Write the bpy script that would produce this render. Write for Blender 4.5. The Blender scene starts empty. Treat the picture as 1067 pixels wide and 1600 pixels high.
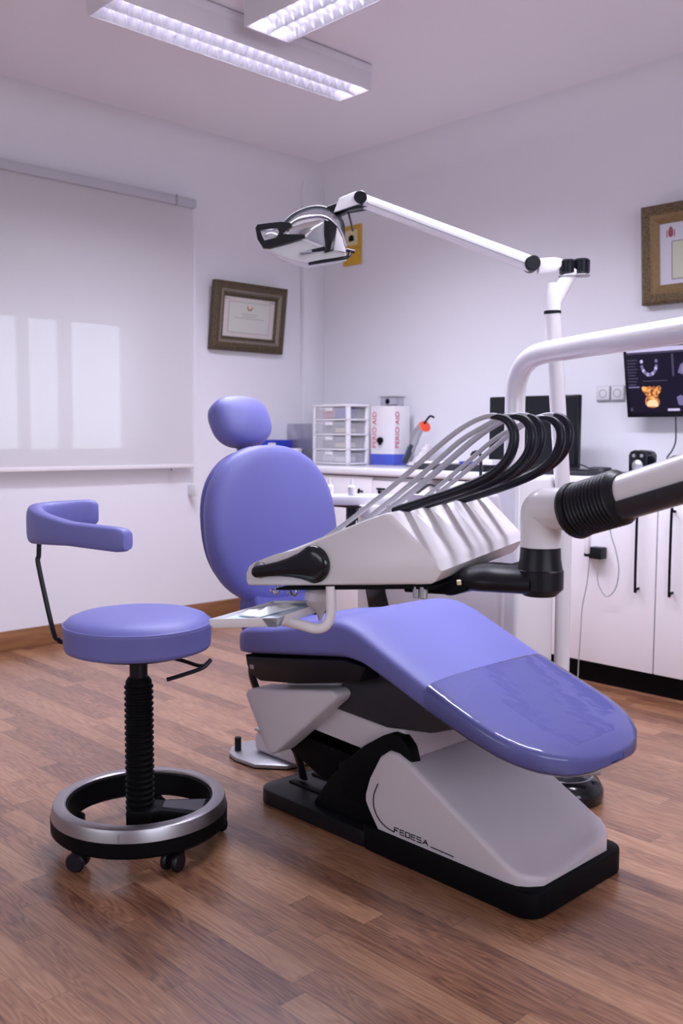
import bpy, bmesh, math, random
from mathutils import Vector, Matrix
random.seed(7)
sc = bpy.context.scene
COL = sc.collection
PI = math.pi
V = Vector

# ------------------------------------------------------------------ materials
def nd(nt, typ, **kw):
    n = nt.nodes.new(typ)
    for k, v in kw.items():
        if k in n.inputs: n.inputs[k].default_value = v
        else: setattr(n, k, v)
    return n

def mat(name, col, rough=.5, metal=0., bump=0., bscale=300., var=0., vscale=4., coat=0., spec=.5, trans=0., alpha=1., emit=None, estr=0., croug=.05, ior=1.45):
    m = bpy.data.materials.new(name); m.use_nodes = True
    nt = m.node_tree; b = nt.nodes['Principled BSDF']
    b.inputs['Base Color'].default_value = (*col, 1)
    b.inputs['Roughness'].default_value = rough
    b.inputs['Metallic'].default_value = metal
    b.inputs['Specular IOR Level'].default_value = spec
    b.inputs['Coat Weight'].default_value = coat
    b.inputs['Coat Roughness'].default_value = croug
    b.inputs['Transmission Weight'].default_value = trans
    b.inputs['Alpha'].default_value = alpha
    b.inputs['IOR'].default_value = ior
    if emit:
        b.inputs['Emission Color'].default_value = (*emit, 1)
        b.inputs['Emission Strength'].default_value = estr
    tc = nd(nt, 'ShaderNodeTexCoord')
    if var > 0:
        n = nd(nt, 'ShaderNodeTexNoise', Scale=vscale, Detail=4.)
        nt.links.new(tc.outputs['Object'], n.inputs['Vector'])
        mx = nd(nt, 'ShaderNodeMix', data_type='RGBA')
        mx.inputs[6].default_value = (*[c*(1-var) for c in col], 1)
        mx.inputs[7].default_value = (*[min(1, c*(1+var)) for c in col], 1)
        nt.links.new(n.outputs['Fac'], mx.inputs[0])
        nt.links.new(mx.outputs[2], b.inputs['Base Color'])
    if bump > 0:
        n = nd(nt, 'ShaderNodeTexNoise', Scale=bscale, Detail=3.)
        nt.links.new(tc.outputs['Object'], n.inputs['Vector'])
        bp = nd(nt, 'ShaderNodeBump', Strength=bump, Distance=.002)
        nt.links.new(n.outputs['Fac'], bp.inputs['Height'])
        nt.links.new(bp.outputs['Normal'], b.inputs['Normal'])
    return m

def math_node(nt, op, a, b=None, c=None):
    n = nd(nt, 'ShaderNodeMath', operation=op)
    for i, v in enumerate((a, b, c)):
        if v is None: continue
        if isinstance(v, (int, float)): n.inputs[i].default_value = v
        else: nt.links.new(v, n.inputs[i])
    return n.outputs[0]

def wood_floor():
    m = bpy.data.materials.new('oak_laminate'); m.use_nodes = True
    nt = m.node_tree; b = nt.nodes['Principled BSDF']; L = nt.links
    tc = nd(nt, 'ShaderNodeTexCoord'); sp = nd(nt, 'ShaderNodeSeparateXYZ')
    L.new(tc.outputs['Object'], sp.inputs[0])
    w, ln = .066, .62
    ry = math_node(nt, 'DIVIDE', sp.outputs['Y'], w)
    row = math_node(nt, 'FLOOR', ry); fy = math_node(nt, 'FRACT', ry)
    wn = nd(nt, 'ShaderNodeTexWhiteNoise', noise_dimensions='1D'); L.new(row, wn.inputs['W'])
    off = math_node(nt, 'MULTIPLY', wn.outputs['Value'], 7.3)
    rx = math_node(nt, 'ADD', math_node(nt, 'DIVIDE', sp.outputs['X'], ln), off)
    colm = math_node(nt, 'FLOOR', rx); fx = math_node(nt, 'FRACT', rx)
    cmb = nd(nt, 'ShaderNodeCombineXYZ'); L.new(row, cmb.inputs[0]); L.new(colm, cmb.inputs[1])
    wid = nd(nt, 'ShaderNodeTexWhiteNoise', noise_dimensions='3D'); L.new(cmb.outputs[0], wid.inputs['Vector'])
    # grain space: stretched along X, shifted per strip
    g = nd(nt, 'ShaderNodeCombineXYZ')
    L.new(math_node(nt, 'MULTIPLY', sp.outputs['X'], 1.0), g.inputs[0])
    L.new(math_node(nt, 'MULTIPLY', sp.outputs['Y'], 9.0), g.inputs[1])
    L.new(math_node(nt, 'MULTIPLY', wid.outputs['Value'], 40.), g.inputs[2])
    wv = nd(nt, 'ShaderNodeTexNoise', Scale=2.6, Detail=2., Roughness=.45, Distortion=.4)
    L.new(g.outputs[0], wv.inputs['Vector'])
    rings = math_node(nt, 'FRACT', math_node(nt, 'MULTIPLY', wv.outputs['Fac'], 11.))
    rings = math_node(nt, 'ABSOLUTE', math_node(nt, 'SUBTRACT', rings, .5))
    g2 = nd(nt, 'ShaderNodeCombineXYZ')
    L.new(math_node(nt, 'MULTIPLY', sp.outputs['X'], 8.0), g2.inputs[0])
    L.new(math_node(nt, 'MULTIPLY', sp.outputs['Y'], 260.0), g2.inputs[1])
    L.new(math_node(nt, 'MULTIPLY', wid.outputs['Value'], 90.), g2.inputs[2])
    fine = nd(nt, 'ShaderNodeTexNoise', Scale=1., Detail=3., Roughness=.6)
    L.new(g2.outputs[0], fine.inputs['Vector'])
    tone = math_node(nt, 'ADD', math_node(nt, 'MULTIPLY', wid.outputs['Value'], .46), math_node(nt, 'MULTIPLY', rings, .62))
    tone = math_node(nt, 'ADD', tone, math_node(nt, 'MULTIPLY', math_node(nt, 'SUBTRACT', fine.outputs['Fac'], .5), .75))
    rp = nd(nt, 'ShaderNodeValToRGB')
    e = rp.color_ramp.elements
    e[0].position = .0; e[0].color = (.118, .042, .021, 1)
    e[1].position = 1.; e[1].color = (.50, .285, .155, 1)
    k = e.new(.45); k.color = (.31, .143, .073, 1)
    L.new(tone, rp.inputs['Fac'])
    # seams
    ey = math_node(nt, 'MINIMUM', fy, math_node(nt, 'SUBTRACT', 1., fy))
    ex = math_node(nt, 'MINIMUM', fx, math_node(nt, 'SUBTRACT', 1., fx))
    sy = math_node(nt, 'LESS_THAN', ey, .012); sx = math_node(nt, 'LESS_THAN', ex, .0016)
    seam = math_node(nt, 'MAXIMUM', sy, sx)
    mx = nd(nt, 'ShaderNodeMix', data_type='RGBA'); mx.inputs[7].default_value = (.10, .045, .025, 1)
    L.new(math_node(nt, 'MULTIPLY', seam, .55), mx.inputs[0]); L.new(rp.outputs['Color'], mx.inputs[6])
    L.new(mx.outputs[2], b.inputs['Base Color'])
    b.inputs['Roughness'].default_value = .36; b.inputs['Coat Weight'].default_value = .6; b.inputs['Coat Roughness'].default_value = .27; b.inputs['Coat IOR'].default_value = 1.5
    bp = nd(nt, 'ShaderNodeBump', Strength=.08, Distance=.002)
    L.new(fine.outputs['Fac'], bp.inputs['Height']); L.new(bp.outputs['Normal'], b.inputs['Normal'])
    return m

def wood_plain(name, c0, c1, axis=1, rough=.4):
    m = bpy.data.materials.new(name); m.use_nodes = True
    nt = m.node_tree; b = nt.nodes['Principled BSDF']
    tc = nd(nt, 'ShaderNodeTexCoord'); mp = nd(nt, 'ShaderNodeMapping')
    s = [40, 40, 40]; s[axis] = 3
    mp.inputs['Scale'].default_value = s
    nt.links.new(tc.outputs['Object'], mp.inputs['Vector'])
    n = nd(nt, 'ShaderNodeTexNoise', Scale=1., Detail=4., Distortion=.6); nt.links.new(mp.outputs[0], n.inputs['Vector'])
    rp = nd(nt, 'ShaderNodeValToRGB'); rp.color_ramp.elements[0].color = (*c0, 1); rp.color_ramp.elements[1].color = (*c1, 1)
    rp.color_ramp.elements[0].position = .3; rp.color_ramp.elements[1].position = .7
    nt.links.new(n.outputs['Fac'], rp.inputs['Fac']); nt.links.new(rp.outputs['Color'], b.inputs['Base Color'])
    b.inputs['Roughness'].default_value = rough
    return m

def gold_frame(name, c0, c1):
    m = bpy.data.materials.new(name); m.use_nodes = True
    nt = m.node_tree; b = nt.nodes['Principled BSDF']
    tc = nd(nt, 'ShaderNodeTexCoord')
    n = nd(nt, 'ShaderNodeTexNoise', Scale=120., Detail=5., Roughness=.7); nt.links.new(tc.outputs['Object'], n.inputs['Vector'])
    rp = nd(nt, 'ShaderNodeValToRGB'); rp.color_ramp.elements[0].color = (*c0, 1); rp.color_ramp.elements[1].color = (*c1, 1)
    rp.color_ramp.elements[0].position = .38; rp.color_ramp.elements[1].position = .68
    nt.links.new(n.outputs['Fac'], rp.inputs['Fac']); nt.links.new(rp.outputs['Color'], b.inputs['Base Color'])
    b.inputs['Roughness'].default_value = .45; b.inputs['Metallic'].default_value = .25
    bp = nd(nt, 'ShaderNodeBump', Strength=.6, Distance=.004)
    nt.links.new(n.outputs['Fac'], bp.inputs['Height']); nt.links.new(bp.outputs['Normal'], b.inputs['Normal'])
    return m

def blind_mat():
    m = bpy.data.materials.new('blind_fabric'); m.use_nodes = True
    nt = m.node_tree; nt.nodes.clear(); L = nt.links
    out = nd(nt, 'ShaderNodeOutputMaterial')
    d = nd(nt, 'ShaderNodeBsdfDiffuse'); t = nd(nt, 'ShaderNodeBsdfTranslucent'); mix = nd(nt, 'ShaderNodeMixShader')
    tc = nd(nt, 'ShaderNodeTexCoord'); mp = nd(nt, 'ShaderNodeMapping'); mp.inputs['Scale'].default_value = (1, 900, 900)
    L.new(tc.outputs['Object'], mp.inputs['Vector'])
    n = nd(nt, 'ShaderNodeTexNoise', Scale=1.); L.new(mp.outputs[0], n.inputs['Vector'])
    rp = nd(nt, 'ShaderNodeValToRGB'); rp.color_ramp.elements[0].color = (.66, .64, .66, 1); rp.color_ramp.elements[1].color = (.78, .76, .78, 1)
    L.new(n.outputs['Fac'], rp.inputs['Fac']); L.new(rp.outputs['Color'], d.inputs['Color'])
    t.inputs['Color'].default_value = (.75, .75, .78, 1)
    mix.inputs[0].default_value = .15
    L.new(d.outputs[0], mix.inputs[1]); L.new(t.outputs[0], mix.inputs[2])
    tr = nd(nt, 'ShaderNodeBsdfTransparent'); mix2 = nd(nt, 'ShaderNodeMixShader'); mix2.inputs[0].default_value = .075   # open weave
    L.new(mix.outputs[0], mix2.inputs[1]); L.new(tr.outputs[0], mix2.inputs[2]); L.new(mix2.outputs[0], out.inputs['Surface'])
    return m

def clear_film(name, tint=(1, 1, 1), rough=.03, fac=1.0):
    m = bpy.data.materials.new(name); m.use_nodes = True
    nt = m.node_tree; nt.nodes.clear(); L = nt.links
    out = nd(nt, 'ShaderNodeOutputMaterial'); tr = nd(nt, 'ShaderNodeBsdfTransparent'); gl = nd(nt, 'ShaderNodeBsdfGlossy')
    tr.inputs['Color'].default_value = (*tint, 1); gl.inputs['Roughness'].default_value = rough
    fr = nd(nt, 'ShaderNodeFresnel', IOR=1.5); mix = nd(nt, 'ShaderNodeMixShader')
    tc = nd(nt, 'ShaderNodeTexCoord'); n = nd(nt, 'ShaderNodeTexNoise', Scale=14., Detail=2.); L.new(tc.outputs['Object'], n.inputs['Vector'])
    bp = nd(nt, 'ShaderNodeBump', Strength=.25, Distance=.006); L.new(n.outputs['Fac'], bp.inputs['Height']); L.new(bp.outputs['Normal'], gl.inputs['Normal']); L.new(bp.outputs['Normal'], fr.inputs['Normal'])
    L.new(math_node(nt, 'MULTIPLY', fr.outputs[0], fac), mix.inputs[0]); L.new(tr.outputs[0], mix.inputs[1]); L.new(gl.outputs[0], mix.inputs[2]); L.new(mix.outputs[0], out.inputs['Surface'])
    return m

M = {}
M['wall'] = mat('wall_paint', (.79, .78, .83), .75, bump=.05, bscale=60, var=.015)
M['ceil'] = mat('ceiling_paint', (.88, .85, .89), .85, bump=.05, bscale=60)
M['floor'] = wood_floor()
M['skirt'] = wood_plain('skirting_oak', (.20, .085, .035), (.32, .15, .065), 1)
M['vinyl'] = mat('violet_vinyl', (.168, .173, .465), .45, bump=.2, bscale=900, spec=.45)
M['vinyl_dark'] = mat('violet_cover_shell', (.12, .12, .40), .5)
M['white'] = mat('white_abs', (.78, .74, .76), .32, spec=.5, bump=.02, bscale=800)
M['whitegloss'] = mat('white_enamel', (.84, .82, .85), .22, coat=.3)
M['basewhite'] = mat('base_cover_abs', (.66, .60, .64), .48, bump=.12, bscale=700)
M['cab'] = mat('white_laminate', (.82, .79, .83), .35, bump=.02)
M['counter'] = mat('white_worktop', (.82, .81, .86), .25, coat=.2)
M['black'] = mat('black_plastic', (.006, .006, .010), .38, spec=.35)
M['blackmat'] = mat('black_matte', (.003, .003, .0045), .55, spec=.12)
M['blackgloss'] = mat('black_gloss', (.005, .006, .010), .16, coat=.2)
M['navyhose'] = mat('dark_navy_rubber', (.006, .007, .016), .35, spec=.4)
M['charcoal'] = mat('charcoal_plastic', (.03, .03, .04), .35)
M['steel'] = mat('brushed_steel', (.40, .38, .40), .36, metal=1.)
M['chrome'] = mat('chrome', (.75, .75, .78), .08, metal=1.)
M['alu'] = mat('grey_aluminium', (.45, .45, .48), .4, metal=.7)
M['greyplastic'] = mat('grey_plastic', (.35, .35, .38), .45)
M['greyhose'] = mat('translucent_grey_tube', (.58, .57, .63), .3, trans=.25)
M['glass'] = clear_film('window_glass', (.95, .97, 1.))
M['film'] = clear_film('sheath_film', (.985, .985, .99), .05, .8)
M['acrylic'] = clear_film('clear_plastic', (.86, .85, .90), .15, .6)
M['frost'] = mat('frosted_drawer_plastic', (.80, .79, .84), .35, alpha=.28)
M['lampglass'] = mat('lamp_diffuser', (.80, .79, .80), .2, trans=.35)
M['blind'] = blind_mat()
M['cassette'] = mat('grey_cassette', (.52, .52, .57), .45)
M['wframe'] = mat('white_window_frame', (.75, .75, .78), .4)
M['shutter'] = mat('shutter_slats', (.42, .41, .44), .6)
M['gold'] = gold_frame('antique_gold_wood', (.055, .034, .016), (.26, .18, .085))
M['gold2'] = mat('gilt_inner', (.24, .155, .07), .4, metal=.3, var=.3, vscale=60)
M['darkframe'] = gold_frame('dark_carved_frame', (.045, .032, .016), (.15, .105, .05))
M['silverframe'] = mat('silvery_inner', (.22, .19, .15), .4, metal=.4, var=.35, vscale=90)
M['paper'] = mat('diploma_paper', (.62, .57, .55), .6, var=.06, vscale=30)
M['paper2'] = mat('paper_grey', (.60, .60, .56), .6)
M['mat_lilac'] = mat('lilac_mat', (.60, .60, .68), .6)
M['greenpaper'] = mat('pale_green_paper', (.56, .58, .46), .6)
M['ink'] = mat('grey_ink', (.25, .24, .24), .7)
M['redink'] = mat('crest_red', (.35, .06, .08), .6)
M['yellow'] = mat('yellow_board', (.62, .36, .03), .55)
M['cream'] = mat('cream_print', (.72, .62, .40), .55)
M['red'] = mat('orange_red_shield', (.85, .09, .03), .3)
M['redtext'] = mat('crimson_print', (.60, .05, .10), .5)
M['carton'] = mat('white_carton', (.80, .77, .80), .5)
M['bluecarton'] = mat('blue_carton', (.07, .10, .52), .5)
M['blue'] = mat('blue_plastic', (.025, .045, .42), .35)
M['tealblue'] = mat('steel_blue_plastic', (.05, .12, .26), .35)
M['bib'] = mat('pale_blue_bib', (.66, .80, .94), .6, bump=.3, bscale=40)
M['sheet'] = mat('white_sheet', (.90, .93, .96), .55)
M['pouch'] = mat('clear_pouch', (.70, .66, .68), .25, alpha=.75, bump=.6, bscale=60)
M['tube'] = mat('tube_light', (1, 1, 1), .4, emit=(.90, .89, 1.0), estr=24.)
M['louvre'] = mat('louvre_alu', (.72, .70, .84), .25, metal=.75)
M['reflector'] = mat('bright_reflector', (.86, .85, .92), .18, metal=.8)
M['lightbox'] = mat('luminaire_white', (.74, .71, .75), .5)
M['scr_dark'] = mat('screen_navy', (.004, .004, .012), .2, emit=(.004, .003, .012), estr=1.)
M['scr_off'] = mat('screen_black', (.006, .008, .012), .25)
M['scr_white'] = mat('screen_white', (.1, .1, .1), .3, emit=(.55, .48, .78), estr=1.)
M['scr_violet'] = mat('screen_violet', (.05, .05, .05), .3, emit=(.15, .12, .30), estr=1.)
M['scr_dim'] = mat('screen_dim', (.02, .02, .02), .3, emit=(.045, .04, .09), estr=1.)
M['scr_orange'] = mat('screen_orange', (.05, .03, .02), .3, emit=(.85, .33, .06), estr=1.)
nt_ = M['scr_orange'].node_tree; b0_ = nt_.nodes['Principled BSDF']; tc_ = nd(nt_, 'ShaderNodeTexCoord'); no_ = nd(nt_, 'ShaderNodeTexNoise', Scale=75., Detail=3.)
rp_ = nd(nt_, 'ShaderNodeValToRGB'); rp_.color_ramp.elements[0].position = .36; rp_.color_ramp.elements[0].color = (.16, .035, .01, 1); rp_.color_ramp.elements[1].position = .66; rp_.color_ramp.elements[1].color = (1., .55, .18, 1); k_ = rp_.color_ramp.elements.new(.5); k_.color = (.75, .25, .04, 1)
nt_.links.new(tc_.outputs['Object'], no_.inputs['Vector']); nt_.links.new(no_.outputs['Fac'], rp_.inputs['Fac']); nt_.links.new(rp_.outputs['Color'], b0_.inputs['Emission Color'])
M['scr_yellow'] = mat('screen_yellow', (.05, .05, .02), .3, emit=(1., .72, .42), estr=1.)
M['scr_brown'] = mat('screen_brown', (.03, .01, .01), .3, emit=(.25, .06, .015), estr=1.)
M['sky'] = mat('soap_liquid', (.6, .6, .66), .3)
M['pink'] = mat('pink_pack', (.75, .35, .40), .5)
M['socket'] = mat('socket_plastic', (.72, .70, .73), .35)
M['socketgrey'] = mat('socket_grey', (.40, .40, .44), .4)  # darker grey plastic of the cover plate and recess

# ------------------------------------------------------------------ mesh builder
SIZE = None      # size and place of the console family, set below
class MB:
    def __init__(s): s.bm = bmesh.new(); s.mi = 0
    def _mark(s, faces):
        for f in faces: f.material_index = s.mi
    def box(s, x0, x1, y0, y1, z0, z1, bev=0., seg=2, mtx=None):
        b = bmesh.new(); bmesh.ops.create_cube(b, size=1)
        for v in b.verts: v.co = V(((x0+x1)/2 + v.co.x*(x1-x0), (y0+y1)/2 + v.co.y*(y1-y0), (z0+z1)/2 + v.co.z*(z1-z0)))
        if bev > 0: bmesh.ops.bevel(b, geom=b.edges[:], offset=bev, segments=seg, profile=.5, affect='EDGES', clamp_overlap=True)
        return s._merge(b, mtx)
    def _merge(s, b, mtx=None):
        if mtx is not None: b.transform(mtx)
        for f in b.faces: f.material_index = s.mi
        me = bpy.data.meshes.new('tmp'); b.to_mesh(me); b.free(); s.bm.from_mesh(me); bpy.data.meshes.remove(me); return s
    def prism(s, pts, fn, d0, d1, bev=0., seg=3, allbev=False):
        """polygon pts (a,b) -> fn(a,b,d); extruded d0..d1"""
        b = bmesh.new()
        A = [b.verts.new(fn(p[0], p[1], d0)) for p in pts]; B = [b.verts.new(fn(p[0], p[1], d1)) for p in pts]
        n = len(pts); b.faces.new(A); b.faces.new(B[::-1])
        for i in range(n): b.faces.new((A[i], B[i], B[(i+1) % n], A[(i+1) % n]))
        bmesh.ops.recalc_face_normals(b, faces=b.faces[:])
        if bev > 0: bmesh.ops.bevel(b, geom=b.edges[:], offset=bev, segments=seg, profile=.5, affect='EDGES', clamp_overlap=True)
        return s._merge(b)
    def loft(s, rings, caps=True, closed=True):
        b = bmesh.new(); R = [[b.verts.new(V(p)) for p in r] for r in rings]
        for i in range(len(R)-1):
            n = len(R[i])
            for j in range(n if closed else n-1):
                try: b.faces.new((R[i][j], R[i][(j+1) % n], R[i+1][(j+1) % n], R[i+1][j]))
                except ValueError: pass
        if caps:
            for r in (R[0], R[-1]):
                try: b.faces.new(r)
                except ValueError: pass
        bmesh.ops.remove_doubles(b, verts=b.verts[:], dist=1e-6)
        bmesh.ops.recalc_face_normals(b, faces=b.faces[:])
        return s._merge(b)
    def tube(s, path, r, seg=12, caps=True, sx=1., sy=1., up=None):
        P = [V(p) for p in path]; n = len(P); rr = r if isinstance(r, (list, tuple)) else [r]*n
        T = []
        for i in range(n):
            t = (P[min(i+1, n-1)] - P[max(i-1, 0)]); T.append(t.normalized())
        u = V(up) if up is not None else (V((0, 0, 1)) if abs(T[0].z) < .9 else V((0, 1, 0)))
        rings = []
        for i in range(n):
            u = (u - T[i]*u.dot(T[i]));
            if u.length < 1e-5: u = T[i].orthogonal()
            u.normalize(); w = T[i].cross(u)
            rings.append([P[i] + u*(math.cos(2*PI*k/seg)*rr[i]*sx) + w*(math.sin(2*PI*k/seg)*rr[i]*sy) for k in range(seg)])
        return s.loft(rings, caps)
    def lathe(s, prof, c=(0, 0, 0), seg=32, ax=None, loop=False):
        if loop: prof = list(prof)+[prof[0]]
        c = V(c); z = V(ax).normalized() if ax is not None else V((0, 0, 1)); x = z.orthogonal().normalized(); y = z.cross(x)
        b = bmesh.new(); R = []
        for (r, h) in prof:
            if r < 1e-6: R.append([b.verts.new(c + z*h)])
            else: R.append([b.verts.new(c + z*h + x*(r*math.cos(2*PI*k/seg)) + y*(r*math.sin(2*PI*k/seg))) for k in range(seg)])
        for i in range(len(R)-1):
            a, d = R[i], R[i+1]
            for k in range(seg):
                q = (k+1) % seg
                vs = [a[k % len(a)], a[q % len(a)], d[q % len(d)], d[k % len(d)]]
                vs2 = []
                for v in vs:
                    if v not in vs2: vs2.append(v)
                if len(vs2) > 2: b.faces.new(vs2)
        for r in (() if loop else (R[0], R[-1])):
            if len(r) > 2: b.faces.new(r)
        if loop: bmesh.ops.remove_doubles(b, verts=b.verts[:], dist=1e-6)
        bmesh.ops.recalc_face_normals(b, faces=b.faces[:])
        return s._merge(b)
    def cyl(s, p0, p1, r, seg=20, bev=0.):
        p0, p1 = V(p0), V(p1); h = (p1-p0).length
        pr = [(0, 0), (r-bev, 0), (r, bev), (r, h-bev), (r-bev, h), (0, h)] if bev > 0 else [(0, 0), (r, 0), (r, h), (0, h)]
        return s.lathe(pr, p0, seg, p1-p0)
    def ellipsoid(s, c, rx, ry, rz, mtx=None, seg=20):
        b = bmesh.new(); bmesh.ops.create_uvsphere(b, u_segments=seg, v_segments=seg//2, radius=1)
        for v in b.verts: v.co = V((v.co.x*rx, v.co.y*ry, v.co.z*rz))
        if mtx is not None: b.transform(mtx)
        b.transform(Matrix.Translation(V(c))); return s._merge(b)
    def build(s, name, mats, parent=None, angle=40, subsurf=0):
        me = bpy.data.meshes.new(name)
        o = bpy.data.objects.new(name, me); COL.objects.link(o)
        org = V((0, 0, 0))
        if parent is not None:
            root = parent
            while root.parent is not None: root = root.parent
            org = root.location.copy() if root.type == 'EMPTY' else V((0, 0, 0))
            o.parent = parent
        if SIZE is not None: s.bm.transform(SIZE)
        for v in s.bm.verts: v.co -= org
        s.bm.to_mesh(me); s.bm.free()
        for m in (mats if isinstance(mats, (list, tuple)) else [mats]): me.materials.append(M[m])
        me.shade_smooth(); me.set_sharp_from_angle(angle=math.radians(angle))
        if subsurf:
            md = o.modifiers.new('smooth', 'SUBSURF'); md.levels = subsurf; md.render_levels = subsurf
        return o

def tag(o, label, cat, group=None):
    o['label'] = label; o['category'] = cat
    if group: o['group'] = group
    return o
def thing(name, loc, label, cat, group=None):
    o = bpy.data.objects.new(name, None); COL.objects.link(o); o.location = loc; o.empty_display_size = .05
    return tag(o, label, cat, group)
def structure(o): o['kind'] = 'structure'; return o
def curve(pts, n=8, closed=False):
    """Catmull-Rom through pts"""
    P = [V(p) for p in pts]; out = []
    for i in range(len(P)-1):
        p0 = P[max(i-1, 0)]; p1 = P[i]; p2 = P[i+1]; p3 = P[min(i+2, len(P)-1)]
        for k in range(n):
            t = k/n
            out.append(.5*((2*p1) + (p2-p0)*t + (2*p0-5*p1+4*p2-p3)*t*t + (3*p1-p0-3*p2+p3)*t**3))
    out.append(P[-1]); return out
def lerp(a, b, t): return a+(b-a)*t
def interp(tab, x):
    if x <= tab[0][0]: return tab[0][1:]
    for a, b in zip(tab, tab[1:]):
        if x <= b[0]:
            t = (x-a[0])/(b[0]-a[0]); return tuple(lerp(p, q, t) for p, q in zip(a[1:], b[1:]))
    return tab[-1][1:]
def superell(n, k, ex):
    a = 2*PI*k/n; c, s_ = math.cos(a), math.sin(a)
    return math.copysign(abs(c)**(2/ex), c), math.copysign(abs(s_)**(2/ex), s_)
def text_mesh(mb, txt, size, mtx, extrude=.0006):
    cu = bpy.data.curves.new('tmp_text', 'FONT'); cu.body = txt; cu.size = size; cu.extrude = extrude; cu.align_x = 'CENTER'; cu.align_y = 'CENTER'
    o = bpy.data.objects.new('tmp_text', cu); COL.objects.link(o)
    dg = bpy.context.evaluated_depsgraph_get(); me = bpy.data.meshes.new_from_object(o.evaluated_get(dg))
    b = bmesh.new(); b.from_mesh(me); bpy.data.objects.remove(o); bpy.data.curves.remove(cu); bpy.data.meshes.remove(me)
    mb._merge(b, mtx)
XZ = lambda a, b, d: V((a, d, b))
YZ = lambda a, b, d: V((d, a, b))
XY = lambda a, b, d: V((a, b, d))

# ------------------------------------------------------------------ the room
CEIL = 2.738
FILL_W = 12.; FILL_R = 45.  # strengths of the two added windows, unseen, front and right
X1, Y1 = 7.2, -7.2
WY0, WY1, WZ0, WZ1 = -2.95, -1.22, .93, 2.12       # window opening in the left wall
structure(MB().box(-.3, X1+.2, Y1-.2, .2, -.1, 0).build('floor', 'floor'))
structure(MB().box(-.3, X1+.2, Y1-.2, .2, CEIL, CEIL+.1).build('ceiling', 'ceil'))
w = MB()
w.box(-.3, 0, Y1, WY0, 0, CEIL); w.box(-.3, 0, WY1, 0, 0, CEIL); w.box(-.3, 0, WY0, WY1, 0, WZ0); w.box(-.3, 0, WY0, WY1, WZ1, CEIL)
structure(w.build('wall_left', 'wall'))
structure(MB().box(-.3, X1, 0, .2, 0, CEIL).build('wall_back', 'wall'))

w = MB(); FX0, FX1, FZ0, FZ1 = 1.6, 4.6, .90, 2.25
w.box(-.3, FX0, Y1-.2, Y1, 0, CEIL); w.box(FX1, X1, Y1-.2, Y1, 0, CEIL); w.box(FX0, FX1, Y1-.2, Y1, 0, FZ0); w.box(FX0, FX1, Y1-.2, Y1, FZ1, CEIL)
structure(w.build('wall_front', 'wall'))
wf = MB()
for q in ((FX0, FX0+.05, FZ0, FZ1), (FX1-.05, FX1, FZ0, FZ1), (FX0, FX1, FZ0, FZ0+.05), (FX0, FX1, FZ1-.05, FZ1), ((FX0+FX1)/2-.03, (FX0+FX1)/2+.03, FZ0, FZ1)): wf.box(q[0], q[1], Y1-.14, Y1-.08, q[2], q[3], .003)
structure(wf.build('window_fill_front', 'wframe'))  # added window behind the camera, there for fill light
dl = bpy.data.lights.new('window_fill_light', 'AREA'); dl.shape = 'RECTANGLE'; dl.size = FX1-FX0; dl.size_y = FZ1-FZ0; dl.energy = FILL_W; dl.color = (.88, .92, 1.0)  # fill light through the added front window
do = bpy.data.objects.new('window_fill_light', dl); COL.objects.link(do); do.location = ((FX0+FX1)/2, Y1-.19, (FZ0+FZ1)/2); do.rotation_euler = (PI/2, 0, 0)
RY0, RY1 = -5.4, -2.4
w = MB(); w.box(X1, X1+.2, Y1-.2, RY0, 0, CEIL); w.box(X1, X1+.2, RY1, .2, 0, CEIL); w.box(X1, X1+.2, RY0, RY1, 0, FZ0); w.box(X1, X1+.2, RY0, RY1, FZ1, CEIL)
structure(w.build('wall_right', 'wall'))
wf = MB()
for q in ((RY0, RY0+.05, FZ0, FZ1), (RY1-.05, RY1, FZ0, FZ1), (RY0, RY1, FZ0, FZ0+.05), (RY0, RY1, FZ1-.05, FZ1), ((RY0+RY1)/2-.03, (RY0+RY1)/2+.03, FZ0, FZ1)): wf.box(X1+.08, X1+.14, q[0], q[1], q[2], q[3], .003)
structure(wf.build('window_fill_right', 'wframe'))  # second added window, unseen, to light surfaces facing right
dl = bpy.data.lights.new('window_fill_light', 'AREA'); dl.shape = 'RECTANGLE'; dl.size = FZ1-FZ0; dl.size_y = RY1-RY0; dl.energy = FILL_R; dl.color = (.82, .85, 1.0)  # fill light through the added right window
do = bpy.data.objects.new('window_fill_light', dl); COL.objects.link(do); do.location = (X1+.19, (RY0+RY1)/2, (FZ0+FZ1)/2); do.rotation_euler = (0, PI/2, 0)
structure(MB().box(0, .035, -.17, 0, 0, CEIL, .003).build('trim_1', 'wall'))     # boxed pipe casing in the corner
def cove(name, p0, p1, nx, ny, r=.16):
    rg = []
    for p_ in (p0, p1):
        o_ = V((p_[0], p_[1], CEIL)); n_ = V((nx, ny, 0)); q = [o_-V((0, 0, r))-n_*.01, ]
        q += [o_+n_*r-V((0, 0, r))+(-n_*math.cos(PI/2*k/10)+V((0, 0, math.sin(PI/2*k/10))))*r for k in range(11)]
        q += [o_+n_*r+V((0, 0, .01)), o_-n_*.01+V((0, 0, .01))]; rg.append(q)
    return structure(MB().loft(rg).build(name, 'wall', None, 50))
cove('trim_2', (0, Y1), (0, 0), 1, 0); cove('trim_3', (0, 0), (X1, 0), 0, -1)
structure(MB().box(0, .014, Y1, -.58, 0, .1, .003).build('baseboard_left', 'skirt'))
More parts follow.
